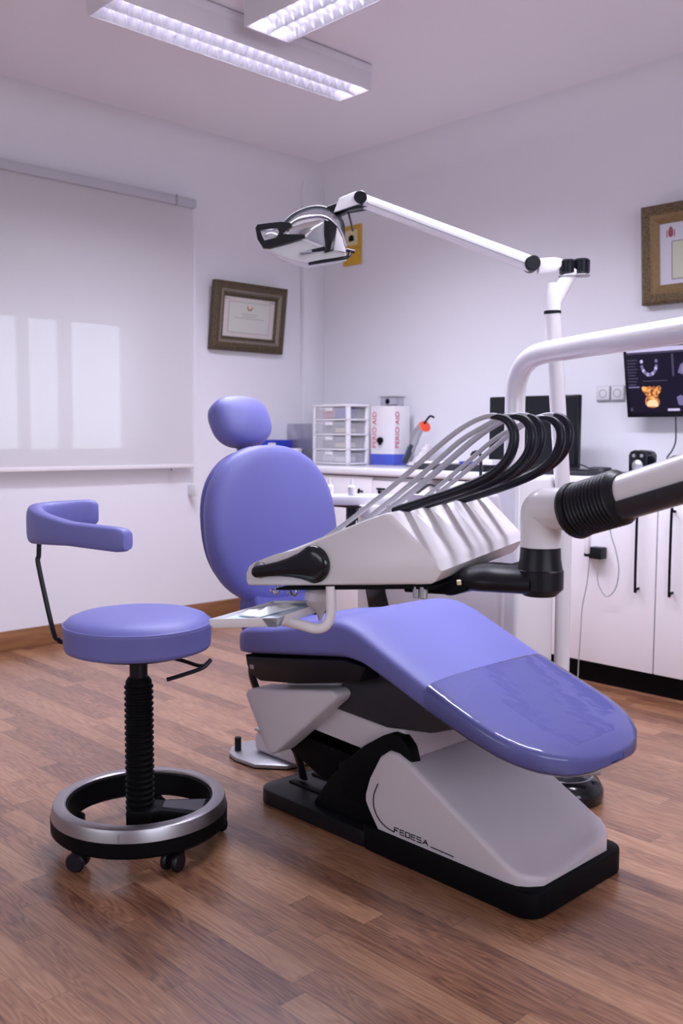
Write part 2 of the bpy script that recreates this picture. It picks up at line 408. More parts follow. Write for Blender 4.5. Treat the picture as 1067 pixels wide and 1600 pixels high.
# window: reveal frame, sashes, panes, lowered shutter above
wf = MB(); xf0, xf1 = -.16, -.10
for (a, b_, c, d) in ((WY0, WY1, WZ0, WZ0+.05), (WY0, WY1, WZ1-.05, WZ1), (WY0, WY0+.05, WZ0+.05, WZ1-.05), (WY1-.05, WY1, WZ0+.05, WZ1-.05)):
    wf.box(xf0, xf1, a, b_, c, d, .004)
wf.box(xf0, xf1, WY1-.15, WY1-.05, WZ0+.05, WZ1-.05, .004)
for yc, hw in ((-1.945, .024), (-1.714, .030), (-2.30, .03), (-2.62, .03)):
    wf.box(xf0, xf1, yc-hw, yc+hw, WZ0+.05, WZ1-.05, .004)
wf.box(xf0, xf1, WY0+.05, WY1-.05, WZ0+.05, WZ0+.075, .003)
win = structure(wf.build('window_1', 'wframe'))
p = MB().box(-.134, -.128, WY0+.05, WY1-.05, WZ0+.05, WZ1-.05).build('window_pane', 'glass', win); structure(p)
sh = MB()
z = 1.685
while z < WZ1-.06:
    sh.box(-.215, -.20, WY0, WY1, z, z+.042, .004); z += .045
structure(sh.build('window_shutter', 'shutter', win))

# roller blind
bl = thing('roller_blind', (.05, -1.6, 2.34), 'white roller blind drawn down over the window in the left wall', 'blind')
BY0, BY1 = -3.05, -1.03
MB().box(.004, .085, BY0, BY1+.02, 2.335, 2.385, .006).build('cassette', 'cassette', bl)
MB().box(.003, .09, BY1-.115, BY1-.11, 2.333, 2.387).build('cassette_joint', 'greyplastic', bl)
MB().loft([[(.059, BY0, z), (.059, BY1, z)] for z in (.905, 1.4, 1.9, 2.34)], caps=False, closed=False).build('fabric', 'blind', bl)
MB().box(.052, .066, BY0, BY1+.005, .895, .917, .004).build('bottom_bar', 'white', bl)
c = MB(); c.tube([(.06, BY1+.008, 2.36), (.062, BY1+.012, 2.2), (.06, BY1+.008, 1.5), (.06, BY1+.008, .80)], .0022, 6)
c.tube([(.075, BY1+.008, 2.36), (.075, BY1+.012, 2.2), (.075, BY1+.008, 1.5), (.075, BY1+.008, .80)], .0022, 6)
c.build('chain', 'whitegloss', bl)
MB().box(.003, .08, BY1+.0, BY1+.016, .735, .80, .004).build('chain_holder', 'wframe', bl)
MB().box(.05, .07, BY1-.145, BY1-.12, .880, .897, .002).build('bar_clip', 'greyplastic', bl)

# ------------------------------------------------------------------ ceiling lights
def luminaire(x0, x1, y0, y1, zb, along, label):
    t = thing('ceiling_luminaire', ((x0+x1)/2, (y0+y1)/2, CEIL), label, 'ceiling light', 'louvred fluorescent ceiling luminaires')
    th = .008
    b = MB(); b.box(x0, x1, y0, y1, zb+.075, CEIL-.004, .003)
    b.box(x0, x0+th, y0, y1, zb, zb+.08, .002); b.box(x1-th, x1, y0, y1, zb, zb+.08, .002)
    b.box(x0+th, x1-th, y0, y0+th, zb, zb+.08, .002); b.box(x0+th, x1-th, y1-th, y1, zb, zb+.08, .002)
    b.build('housing', 'lightbox', t)
    fn = (lambda a, c, z: V((x0+c, y0+a, z))) if along == 'y' else (lambda a, c, z: V((x0+a, y0+c, z)))
    Ln = (y1-y0) if along == 'y' else (x1-x0); W = (x1-x0) if along == 'y' else (y1-y0)
    lo = MB(); re_ = MB()
    cw = (W-2*th)/2
    n = 24; step = (Ln-2*th)/n
    for r in range(2):
        c0 = th+cw*r; c1 = c0+cw; cc = (c0+c1)/2
        # side reflectors, parabolic section
        for sgn in (-1, 1):
            e = c0 if sgn < 0 else c1
            prof = [(e, zb+.002), (e-sgn*.007, zb+.02), (e-sgn*.018, zb+.05), (e-sgn*.03, zb+.066)]
            re_.loft([[fn(a, q, zz) for q, zz in prof] for a in (th, Ln-th)], caps=False, closed=False)
        for k in range(n+1):
            a = th+step*k
            if k in (0, n): continue
            # cross blade: V section, concave lower edge
            m_ = 8; top = []; l_ = []; r_ = []
            for i in range(m_+1):
                q = lerp(c0+.004, c1-.004, i/m_); sag = .025*math.sin(PI*i/m_)
                top.append((q, zb+.042)); l_.append((q, zb+.003+sag)); r_.append((q, zb+.003+sag))
            lo.loft([[fn(a-.006, q, zz) for q, zz in top], [fn(a, q, zz) for q, zz in l_], [fn(a+.006, q, zz) for q, zz in top]], caps=False, closed=False)
    lo.build('louvre', 'louvre', t, 30); re_.build('reflector', 'reflector', t, 30)
    for r in range(2):
        cc = th+cw*(r+.5)
        tb = MB(); tb.cyl(fn(.03, cc, zb+.056), fn(Ln-.03, cc, zb+.056), .0085, 12); tb.build('fluorescent_tube', 'tube', t)
    la = bpy.data.lights.new('luminaire_light', 'AREA'); la.shape = 'RECTANGLE'; la.size = x1-x0-.02; la.size_y = y1-y0-.02
    la.energy = LAMP_W; la.color = (.83, .83, 1.0); la.spread = math.radians(146)
    lo_ = bpy.data.objects.new('luminaire_light', la); COL.objects.link(lo_); lo_.location = (0, 0, zb-.003-CEIL); lo_.parent = t
    return t
LAMP_W = 26.8
luminaire(1.242, 1.452, -2.315, -1.022, 2.622, 'y', 'louvred fluorescent ceiling luminaire nearest the blind, its far end fully in view')
luminaire(1.575, 2.86, -1.842, -1.622, 2.622, 'x', 'louvred fluorescent ceiling luminaire set crosswise, running out of the top of the photo')
luminaire(3.02, 4.305, -1.842, -1.622, 2.622, 'x', 'louvred fluorescent ceiling luminaire added out of view on the right for extra light')  # extra unseen luminaire, added to brighten the right side

# ------------------------------------------------------------------ pictures on the walls
def picture_left():
    y0, y1, z0, z1 = -.885, -.345, 1.575, 1.965
    t = thing('framed_diploma', (.0, (y0+y1)/2, (z0+z1)/2), 'small diploma in a dark carved frame hanging beside the blind', 'picture')
    xo = lambda z: .022+.05*(z-z0)/(z1-z0)          # leans out at the top
    def ring(mb, a, b_, d0, d1):
        # frame member ring between insets a and b_ (from outer edge), front offsets d0 (outer) d1 (inner)
        def rect(i, d): return [V((xo(z)+d, y, z)) for y, z in ((y0+i, z0+i), (y1-i, z0+i), (y1-i, z1-i), (y0+i, z1-i))]
        mb.loft([rect(a, -.02), rect(a, d0), rect((a+b_)/2, max(d0, d1)+.003), rect(b_, d1), rect(b_, -.02)], caps=False)
    m = MB(); ring(m, 0, .045, .012, .02); m.build('frame', 'darkframe', t, 25)
    m = MB(); ring(m, .045, .066, .02, .008); m.build('inner_moulding', 'silverframe', t, 25)
    m = MB(); ring(m, .066, .082, .008, .002); m.build('inner_lip', 'darkframe', t, 25)
    i = .082
    m = MB(); m.loft([[V((xo(z)-.012, y, z)) for y, z in ((y0+.02, z0+.02), (y1-.02, z0+.02), (y1-.02, z1-.02), (y0+.02, z1-.02))], [V((xo(z)-.001, y, z)) for y, z in ((y0+i-.003, z0+i-.003), (y1-i+.003, z0+i-.003), (y1-i+.003, z1-i+.003), (y0+i-.003, z1-i+.003))]])
    doc = m.build('diploma', 'paper', t)
    # printed border, lines and seal
    m = MB()
    def bar(mb, a, b_, c, d, e=.0003):
        mb.loft([[V((xo(z)+q, y, z)) for y, z in ((a, c), (b_, c), (b_, d), (a, d))] for q in (-.0008, e)])
    q = .035
    m.mi = 0; bar(m, y0+i+q, y1-i-q, z0+i+q*.7, z1-i-q*.7)
    m.mi = 1
    for a, b_, c, d in ((y0+i+q, y1-i-q, z0+i+q*.7, z0+i+q*.7+.002), (y0+i+q, y1-i-q, z1-i-q*.7-.002, z1-i-q*.7), (y0+i+q, y0+i+q+.002, z0+i+q*.7, z1-i-q*.7), (y1-i-q-.002, y1-i-q, z0+i+q*.7, z1-i-q*.7)): bar(m, a, b_, c, d, .0006)
    ym = (y0+y1)/2
    for zz, h in ((1.79, .06), (1.777, .05), (1.765, .11)): bar(m, ym-h, ym+h, zz, zz+.0022, .0006)
    for yy, zz in ((y0+i+.012, z1-i-.012), (y0+i+.035, z1-i-.012), (y1-i-.035, z1-i-.012), (y1-i-.012, z1-i-.012)): bar(m, yy-.007, yy+.007, zz-.003, zz+.002, .0007)
    m.mi = 2; m.lathe([(0, 0), (.02, 0), (.02, .001), (0, .001)], (xo(1.832)-.0002, ym, 1.832), 20, (1, 0, 0))
    m.mi = 3; m.lathe([(0, 0), (.012, 0), (.012, .0016), (0, .0016)], (xo(1.832)-.0002, ym, 1.832), 16, (1, 0, 0))
    m.build('print', ['paper2', 'ink', 'gold2', 'cream'], doc)
picture_left()

def picture_right():
    x0, x1, z0, z1 = 2.262, 2.95, 1.69, 2.13
    t = thing('framed_certificate', ((x0+x1)/2, 0, (z0+z1)/2), 'large certificate in a gilded frame on the back wall above the screen', 'picture')
    yo = lambda z: -.03-.035*(z-z0)/(z1-z0)
    def ring(mb, prof):
        mb.loft([[V((x, yo(z)-d, z)) for x, z in ((x0+i, z0+i), (x1-i, z0+i), (x1-i, z1-i), (x0+i, z1-i))] for i, d in prof], caps=False)
    m = MB(); ring(m, [(0, -.02), (0, .014), (.012, .024), (.03, .026), (.045, .016)]); m.build('frame', 'gold', t, 25)
    m = MB(); ring(m, [(.045, .016), (.06, .020), (.07, .014), (.085, .004), (.085, -.01)]); m.build('inner_moulding', 'gold2', t, 25)
    def bar(mb, a, b_, c, d, e=0.):
        mb.loft([[V((x, yo(z)-q, z)) for x, z in ((a, c), (b_, c), (b_, d), (a, d))] for q in (-.003, e)])
    m = MB(); bar(m, x0+.08, x1-.08, z0+.08, z1-.08); pm = m.build('mount', 'mat_lilac', t)
    m = MB(); cx0 = x0+.142; bar(m, cx0, x1-.142, z0+.105, z1-.165, .001); d = m.build('certificate', 'greenpaper', pm)
    m = MB(); m.mi = 0
    a, b_, c, e = cx0, x1-.142, z0+.105, z1-.165
    for q in ((a, b_, c, c+.004), (a, b_, e-.004, e), (a, a+.004, c, e), (b_-.004, b_, c, e)): bar(m, *q, .0016)
    xm = (x0+x1)/2
    for zz, h in ((1.925, .10), (1.90, .12), (1.885, .13), (1.86, .1), (1.835, .12)): bar(m, xm-h, xm+h, zz, zz+.003, .0016)
    m.mi = 2
    for zz, h in ((2.022, .1), (2.005, .13), (1.995, .08)): bar(m, xm-h+.03, xm+h+.03, zz, zz+.004, .0012)
    m.mi = 1; cx, cz = x0+.138, 2.005     # the crest: shield, crown, two pillars
    bar(m, cx-.011, cx+.011, cz-.016, cz+.010, .0014); bar(m, cx-.007, cx+.007, cz-.021, cz-.016, .0014); bar(m, cx-.008, cx+.008, cz+.011, cz+.019, .0014); bar(m, cx-.003, cx+.003, cz+.019, cz+.024, .0014)
    bar(m, cx-.020, cx-.0165, cz-.022, cz+.010, .0014); bar(m, cx+.0165, cx+.020, cz-.022, cz+.010, .0014)
    m.build('print', ['ink', 'redink', 'mat_lilac'], pm)
picture_right()

t = thing('wall_notice', (.29, 0, 2.24), 'yellow notice board on the back wall behind the lamp head', 'sign')
MB().box(.218, .372, -.012, 0, 2.125, 2.365, .002).build('board', 'yellow', t)
m = MB(); m.box(.235, .345, -.0135, -.011, 2.245, 2.335); pn = m.build('printed_panel', 'cream', t)
m = MB(); m.ellipsoid((.292, -.0136, 2.288), .024, .001, .018); m.box(.27, .315, -.0145, -.0125, 2.268, 2.28); m.build('symbol', 'blackmat', pn)
m = MB(); m.box(.218, .372, -.0126, -.011, 2.222, 2.226); m.build('fold_line', 'gold2', t)

# wall sockets
for xc, lab in ((2.054, 'white wall socket on the back wall, the one farther from the screen'), (2.131, 'white wall socket right beside the lit screen')):
    t = thing('wall_socket', (xc, 0, 1.291), lab, 'socket', 'wall sockets beside the screen')
    MB().box(xc-.037, xc+.037, -.012, 0, 1.254, 1.328, .005).build('cover_plate', 'socketgrey', t)
    MB().box(xc-.033, xc+.033, -.016, -.008, 1.259, 1.324, .004).build('insert', 'socket', t)
    m = MB(); m.lathe([(.021, -.003), (.021, .0015), (.017, .0015), (.0165, -.003), (0, -.003)], (xc, -.0160, 1.291), 24, (0, -1, 0)); m.build('recess', 'socketgrey', t)

# ------------------------------------------------------------------ cabinets and worktop
CYF = -.545
def cabinet(x0, x1, label, handle_right=True, door_top=.846):
    t = thing('base_cabinet', ((x0+x1)/2, -.28, 0), label, 'cabinet', 'white base cabinets along the back wall')
    m = MB(); m.box(x0+.001, x1-.001, CYF+.03, -.005, .105, .860, .001); m.build('carcass', 'cab', t)
    m = MB(); m.box(x0+.003, x1-.003, CYF+.008, CYF+.028, .10, door_top, .0015); d = m.build('door', 'cab', t)
    hx = x1-.075 if handle_right else x0+.075
    m = MB(); m.tube(curve([(hx, CYF+.01, .782), (hx, CYF-.012, .782), (hx, CYF-.022, .772), (hx, CYF-.022, .46), (hx, CYF-.012, .45), (hx, CYF+.01, .45)], 4), .0055, 8)
    m.build('handle', 'blackmat', d)
    m = MB(); m.box(x0, x1, -.49, -.47, 0, .1); m.build('plinth', 'blackmat', t)
    return t
xs = [.04, .55, 1.0, 1.4, 1.82, 2.225, 2.632, 3.04, 3.45]
labs = ['white base cabinet under the drawer tower, in the corner of the room', 'white base cabinet below the dispenser cartons, with a keyhole', 'white base cabinet under the curing light', 'white base cabinet hidden behind the hoses', 'white base cabinet behind the dental unit column',
        'white base cabinet with a black adapter plugged on its door', 'white base cabinet at the right edge of the photo', 'white base cabinet past the right edge of the photo']
for i, (a, b_) in enumerate(zip(xs, xs[1:])):
    if i in (3, 7): continue
    cabinet(a, b_, labs[i], handle_right=(i in (0, 1, 3, 5)), door_top=.861 if i < 2 else .844)
# keyhole plate on the cabinet below the cartons
m = MB(); m.box(1.035, 1.095, CYF+.001, CYF+.010, .797, .806, .001)
tag(m.build('cabinet_latch', 'blackmat'), 'small black latch plate on the cabinet front below the curing light', 'latch')
wt = thing('worktop', (1.7, -.28, .9), 'long white worktop running along the back wall over the cabinets', 'worktop')
MB().box(.036, 3.5, -.555, -.002, .868, .91, .012, 3).build('slab', 'counter', wt)
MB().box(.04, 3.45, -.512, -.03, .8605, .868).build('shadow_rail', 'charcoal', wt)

# items on the counter -----------------------------------------------------
ZC = .9105
# drawer tower
x0, x1, y0, y1, zt = .335, .635, -.365, -.19, 1.262
t = thing('drawer_tower', ((x0+x1)/2, (y0+y1)/2, ZC), 'white four-drawer storage tower with see-through drawers on the worktop', 'storage drawers')
m = MB(); pz = [ZC+.004, ZC+.086, ZC+.172, ZC+.258, zt-.012]
for xx in (x0, x1-.022):
    m.box(xx, xx+.022, y0, y0+.022, ZC, zt-.01, .003); m.box(xx, xx+.022, y1-.022, y1, ZC, zt-.01, .003)
for k, zz in enumerate(pz): m.box(x0, x1, y0, y1, zz, zz+.010, .003)
m.box(x0-.004, x1+.004, y0-.004, y1+.004, zt-.014, zt, .004)
m.box(x0+.01, x1-.01, y1-.006, y1-.002, ZC, zt-.01)
m.build('frame', 'whitegloss', t)
proto = None; inner = [('pink', 'blue'), ('greyplastic', 'cream'), ('greyplastic', 'cream'), ('carton', 'carton')]
for k in range(4):
    z0 = pz[k]+.012; z1 = pz[k+1]-.003
    m = MB(); m.box(x0+.024, x1-.024, y0-.003, y0+.001, z0, z1-.004, .001); m.box(x0+.024, x0+.027, y0, y1-.01, z0, z1-.012); m.box(x1-.027, x1-.024, y0, y1-.01, z0, z1-.012); m.box(x0+.024, x1-.024, y0, y1-.01, z0, z0+.003)
    d = m.build('drawer', 'frost', t)
    m = MB(); m.box(x0+.115, x0+.175, y0-.010, y0-.002, z1-.026, z1-.008, .003); m.build('drawer_label', 'carton', d)
    m = MB(); kk = 3-k
    m.mi = 0; m.box(x0+.05, x0+.15, y0+.03, y0+.11, z0+.003, z0+.045, .004)
    m.mi = 1; m.box(x0+.17, x0+.26, y0+.02, y0+.1, z0+.003, z0+(.06 if kk == 0 else .03), .004)
    m.build('contents', list(inner[kk]), d)
# Perio-Aid carton
bx0, bx1, by0, by1, bz = .648, .832, -.192, -.058, 1.252
t = thing('dispenser_carton', ((bx0+bx1)/2, (by0+by1)/2, ZC), 'tall white and blue mouthwash dispenser carton with crimson lettering', 'carton')
MB().box(bx0, bx1, by0, by1, ZC, bz, .002).build('carton_body', 'carton', t)
m = MB(); m.box(bx0-.0006, bx1+.0006, by0-.0006, by1+.0006, ZC+.002, ZC+.066, .001); m.build('blue_band', 'bluecarton', t)
m = MB()
R1 = Matrix.Translation((bx0+.030, by0-.0008, 1.115)) @ Matrix.Rotation(PI/2, 4, 'X') @ Matrix.Rotation(PI/2, 4, 'Z')
text_mesh(m, 'PERIO·AID', .046, R1); m.build('front_lettering', 'redtext', t); m = MB()
R2 = Matrix.Translation((bx1+.0008, by0+.028, 1.115)) @ Matrix.Rotation(PI/2, 4, 'Z') @ Matrix.Rotation(PI/2, 4, 'X') @ Matrix.Rotation(PI/2, 4, 'Z')
text_mesh(m, 'PERIO·AID', .046, R2)
m.build('side_lettering', 'redtext', t)
m = MB(); m.box(bx0+.02, bx1-.02, by0-.0008, by0, ZC+.09, ZC+.092); m.box(bx1, bx1+.0008, by0+.02, by1-.02, ZC+.09, ZC+.092); m.build('fine_print', 'mat_lilac', t)
m = MB(); m.lathe([(0, 0), (.017, 0), (.019, .006), (.017, .02), (.010, .024), (0, .024)], (bx0+.083, by0-.0, 1.055), 18, (0, -1, 0)); m.cyl((bx0+.083, by0-.012, 1.045), (bx0+.084, by0-.012, 1.028), .009, 12); m.build('tap', 'blackmat', t)
# glass box with a dark knob on top of the carton
t = thing('glass_dish', (.76, -.12, bz), 'small clear glass box with a dark knob on top of the carton', 'dish')
m = MB(); m.box(.70, .80, -.17, -.075, bz+.001, bz+.05, .004); m.build('glass_body', 'acrylic', t)
m = MB(); m.box(.692, .808, -.178, -.067, bz+.051, bz+.057, .002); m.build('dish_lid', 'greyplastic', t)
m = MB(); m.ellipsoid((.765, -.178, bz+.026), .014, .010, .016); m.box(.75, .83, -.172, -.165, bz+.0005, bz+.006, .001); m.build('dark_knob', 'blackmat', t)
# curing light
cx, cy = .985, -.13
t = thing('curing_light', (cx, cy, ZC), 'cordless curing light with an orange shield standing in its charging base', 'curing light')
m = MB(); rings = []
for zz, rx, ry in ((ZC, .105, .058), (ZC+.012, .108, .06), (ZC+.02, .104, .056), (ZC+.026, .085, .046)):
    rings.append([V((cx+.01+rx*superell(24, k, 2.6)[0], cy+ry*superell(24, k, 2.6)[1], zz)) for k in range(24)])
m.loft(rings); m.build('base', 'white', t)
m = MB(); m.loft([[V((cx+.01+.107*superell(24, k, 2.6)[0], cy+.0595*superell(24, k, 2.6)[1], zz)) for k in range(24)] for zz in (ZC+.0002, ZC+.006)]); m.build('base_rim', 'tealblue', t)
m = MB(); m.tube(curve([(cx-.01, cy, ZC+.02), (cx+.03, cy, ZC+.07), (cx+.05, cy, ZC+.125)], 6), [.055]*4+[.045]*3+[.035]*3+[.02]*2+[.012], 12, sx=.55, sy=1.1); m.build('cradle', 'white', t)
hp = curve([(cx-.075, cy-.045, ZC+.025), (cx-.045, cy-.045, ZC+.075), (cx-.018, cy-.045, ZC+.135), (cx+.005, cy-.045, ZC+.185), (cx+.055, cy-.045, ZC+.235)], 6)
m = MB(); m.tube(hp, [.020]*8+[.022]*4+[.026]*8+[.024]*4+[.016], 12); h = m.build('handpiece', 'alu', t)
m = MB(); m.tube([q+V((.002, -.008, -.002)) for q in hp[:12]], [.016]*12, 10); m.build('grip', 'charcoal', h)
m = MB(); m.tube([q+V((-.006, -.007, .004)) for q in hp[1:10]], [.016]*9, 10); m.build('blue_inlay', 'tealblue', h)
m = MB(); m.lathe([(.001, 0), (.032, .0), (.034, .004), (.03, .007), (.001, .007)], (cx+.062, cy-.045, ZC+.222), 20, (.85, -.3, .45)); m.build('shield', 'red', t)
m = MB(); m.tube(curve([(cx+.055, cy-.045, ZC+.235), (cx+.085, cy-.045, ZC+.268), (cx+.105, cy-.045, ZC+.28), (cx+.128, cy-.045, ZC+.272)], 5), .006, 10); m.build('light_guide', 'black', t)
# black instrument tray on the counter
t = thing('instrument_cassette', (1.5, -.40, ZC), 'low dark tray of instruments lying on the worktop behind the hoses', 'tray')
m = MB(); m.box(1.26, 1.72, -.50, -.32, ZC, ZC+.008, .003)
for q in ((1.26, 1.72, -.50, -.49), (1.26, 1.72, -.33, -.32), (1.26, 1.27, -.50, -.32), (1.71, 1.72, -.50, -.32)): m.box(*q, ZC, ZC+.032, .003)
m.build('tray_body', 'charcoal', t)
m = MB(); m.cyl((1.30, -.46, ZC+.03), (1.48, -.40, ZC+.036), .012, 12, .002); m.build('white_tool', 'carton', t)
m = MB(); m.box(1.66, 1.76, -.50, -.42, ZC+.033, ZC+.058, .004); m.build('white_case', 'carton', t)
m = MB(); m.cyl((1.36, -.36, ZC+.03), (1.6, -.38, ZC+.034), .012, 12, .002); m.build('blue_tool', 'blue', t)
# switched-off monitor standing on the worktop
mx0, mx1, my, mz0, mz1 = 1.585, 2.10, -.30, .93, 1.277
t = thing('desk_monitor', ((mx0+mx1)/2, my, ZC), 'black switched-off monitor standing on the worktop behind the column', 'monitor')
MB().box(mx0, mx1, my, my+.03, mz0, mz1, .006).build('casing', 'scr_off', t)
MB().box(mx0+.014, mx1-.014, my-.0015, my+.001, mz0+.02, mz1-.014).build('screen', 'scr_off', t)
m = MB(); m.box(1.80, 1.88, my+.03, my+.05, ZC+.004, 1.1, .005); m.box(1.74, 1.96, my-.012, my+.12, ZC, ZC+.012, .004); m.build('stand', 'black', t)
# keyboard
t = thing('keyboard', (2.12, -.44, ZC), 'dark keyboard on the worktop beside the small speaker', 'keyboard')
m = MB(); m.box(1.90, 2.285, -.52, -.385, ZC, ZC+.02, .005); m.build('keyboard_body', 'charcoal', t)
m = MB()
for r in range(5):
    for k in range(16): m.box(1.912+k*.0228, 1.912+k*.0228+.019, -.510+r*.0235, -.510+r*.0235+.019, ZC+.018, ZC+.025, .002, 1)
m.build('keys', 'black', t)
m = MB(); m.lathe([(0, 0), (.05, 0), (.056, .012), (.05, .03), (.044, .032), (.03, .022), (0, .02)], (2.22, -.30, ZC), 28)
tag(m.build('round_dish', 'charcoal'), 'small round dark dish between the keyboard and the speaker', 'dish')
# speaker
t = thing('desk_speaker', (2.385, -.23, ZC), 'small black loudspeaker with a silver cone under the lit screen', 'speaker')
m = MB(); m.prism([(2.345, ZC), (2.432, ZC), (2.434, 1.0), (2.425, 1.016), (2.40, 1.023), (2.37, 1.023), (2.352, 1.016), (2.343, 1.0)], XZ, -.27, -.18, .004); m.build('cabinet', 'blackgloss', t)
m = MB(); m.lathe([(.027, 0), (.027, .003), (.024, .004), (.019, .009), (.010, .013), (0, .014)], (2.389, -.270, .952), 24, (0, -1, 0)); m.build('cone', 'alu', t)
for xx in (2.37, 2.408):
    m = MB(); m.lathe([(0, 0), (.008, 0), (.008, .003), (0, .003)], (xx, -.270, .998), 14, (0, -1, 0)); m.build('knob', 'alu', t)
# cables on the worktop
m = MB(); m.tube(curve([(2.0, -.25, ZC+.06), (2.08, -.22, ZC+.035), (2.16, -.24, ZC+.012), (2.25, -.2, ZC+.006), (2.34, -.2, ZC+.01)], 8), .003, 6)
m.tube(curve([(1.95, -.22, ZC+.03), (2.05, -.3, ZC+.006), (2.14, -.34, ZC+.005), (2.24, -.36, ZC+.005), (2.32, -.30, ZC+.006), (2.36, -.2, ZC+.008)], 8), .0028, 6)
tag(m.build('speaker_cable', 'black'), 'thin black cables trailing over the worktop to the speaker', 'cable')
# things in the corner by the left wall
t = thing('blue_carton', (.0, -.3, ZC), 'flat blue boxes stacked on the worktop behind the headrest', 'box'); t.location.x = .08
m = MB(); m.box(.04, .105, -.54, -.325, ZC+.085, ZC+.143, .002); m.box(.04, .085, -.545, -.33, ZC, ZC+.084, .002); m.build('cartons', 'blue', t)
m = MB(); m.box(.1045, .1055, -.52, -.46, ZC+.1, ZC+.125); m.build('carton_label', 'carton', t)
m = MB(); m.box(.03, .26, -.304, -.300, ZC, 1.153, .001); m.box(.03, .26, -.300, -.24, ZC, ZC+.004, .001)
tag(m.build('brochure_stand', 'acrylic'), 'clear plastic display stand on the worktop beside the drawer tower', 'stand')
m = MB(); m.lathe([(0, .002), (.03, 0), (.04, .02), (.058, .085), (.06, .092), (.056, .092), (.038, .022), (0, .006)], (.178, -.385, ZC), 28)
tag(m.build('mixing_bowl', 'whitegloss'), 'white mixing bowl on the worktop between the blue boxes and the drawers', 'bowl')
t = thing('wax_block', (.262, -.35, ZC), 'little dark block at the foot of the clear display stand', 'block')
m = MB(); m.box(.24, .285, -.375, -.33, ZC, ZC+.018, .002); m.build('block_base', 'blackmat', t); m = MB(); m.box(.242, .283, -.373, -.332, ZC+.0185, ZC+.03, .002); m.build('block_top', 'mat_lilac', t)

# wall screen ---------------------------------------------------------------
def wall_screen():
    t = thing('wall_screen', (2.50, -.12, 1.33), 'lit wall screen showing dental scans, tilted down over the worktop', 'monitor')
    O = V((2.228, -.085, 1.172)); U = V((1, 0, 0)); W_ = V((0, -.19, .98)).normalized(); N = U.cross(W_)  # N towards the room
    if N.y > 0: N = -N
    wd, ht = .54, .337
    def P(a, b_, d): return O+U*a+W_*b_+N*d
    m = MB(); m.prism([(0, 0), (wd, 0), (wd, ht), (0, ht)], P, -.03, 0, .004); m.build('casing', 'black', t)
    def rc(mb, a, b_, c, d, e=.0006): mb.loft([[P(x, z, q) for x, z in ((a, c), (b_, c), (b_, d), (a, d))] for q in (-.001, e)])
    def poly(mb, pts, e): mb.loft([[P(x, z, q) for x, z in pts] for q in (0, e)])
    m = MB(); m.mi = 0; rc(m, .016, wd-.016, .022, ht-.016, .0004)
    m.mi = 1; rc(m, .018, wd-.02, ht-.037, ht-.018, .0009); rc(m, .205, .262, .028, .039, .0009)
    m.mi = 2; rc(m, .016, wd-.016, ht-.046, ht-.038, .0008)
    for k in range(9): rc(m, .018, .018+.05-.006*(k % 3), ht-.075-k*.014, ht-.072-k*.014+.002, .0008)
    rc(m, .02, .034, .03, .045, .0008); rc(m, .09, .21, .165, .169, .0006)
    m.mi = 3; rc(m, .018, .072, .137, .144, .0009)
    # dental arch of small teeth
    for k in range(15):
        a = PI*(1.0+k/14); cx_, cz_ = .126+.036*math.cos(a), .245+.052*math.sin(a)*.95
        if k in (0, 14): cz_ += .012
        m.mi = 3 if k % 3 else 1
        poly(m, [(cx_+.0075*math.cos(2*PI*j/8), cz_+.0085*math.sin(2*PI*j/8)) for j in range(8)], .0009)
    # grey halo right and lower right scans
    m.mi = 3; poly(m, [(.262, .20), (.30, .185), (.34, .19), (.34, .24), (.30, .25), (.275, .235)], .0008)
    m.mi = 1; poly(m, [(.285, .205), (.31, .2), (.315, .225), (.29, .23)], .0011)
    m.mi = 3; poly(m, [(.258, .055), (.285, .05), (.30, .08), (.27, .10), (.25, .09)], .0008)
    m.mi = 2; rc(m, .235, .245, .185, .285, .0007)
    # orange skull surface
    m.mi = 4; poly(m, [(.082, .138), (.092, .145), (.108, .139), (.122, .144), (.132, .138), (.142, .144), (.156, .139), (.170, .145), (.178, .136), (.175, .116), (.164, .106), (.160, .094), (.168, .078), (.166, .060), (.152, .047), (.132, .043), (.112, .047), (.098, .060), (.096, .078), (.104, .094), (.100, .106), (.088, .118)], .0008)
    m.mi = 5; poly(m, [(.105, .05), (.160, .05), (.158, .072), (.148, .08), (.12, .08), (.106, .07)], .0012)
    m.mi = 6; poly(m, [(.127, .100), (.131, .096), (.135, .100), (.138, .124), (.131, .130), (.125, .124)], .0012); poly(m, [(.106, .100), (.116, .104), (.112, .110)], .0012); poly(m, [(.148, .104), (.158, .100), (.152, .110)], .0012)
    m.build('screen', ['scr_dark', 'scr_white', 'scr_dim', 'scr_violet', 'scr_orange', 'scr_yellow', 'scr_brown'], t)
    m = MB(); m.box(2.46, 2.53, -.075, -.001, 1.28, 1.36, .004); m.build('wall_bracket', 'black', t)
wall_screen()
m = MB(); m.tube(curve([(2.475, -.1, 1.18), (2.478, -.1, 1.12), (2.478, -.1, 1.06), (2.468, -.11, 1.02), (2.45, -.12, .98), (2.49, -.13, .93)], 6), .0035, 8)
tag(m.build('screen_cable', 'charcoal'), 'dark cable hanging down the wall from the lit screen', 'cable')
m = MB(); m.prism([(2.47, ZC), (2.60, ZC), (2.60, .98), (2.575, 1.0), (2.50, 1.0), (2.47, .985)], XZ, -.16, -.08, .005)
tag(m.build('screen_power_box', 'black'), 'black box on the worktop under the lit screen, half hidden by the arm', 'box')
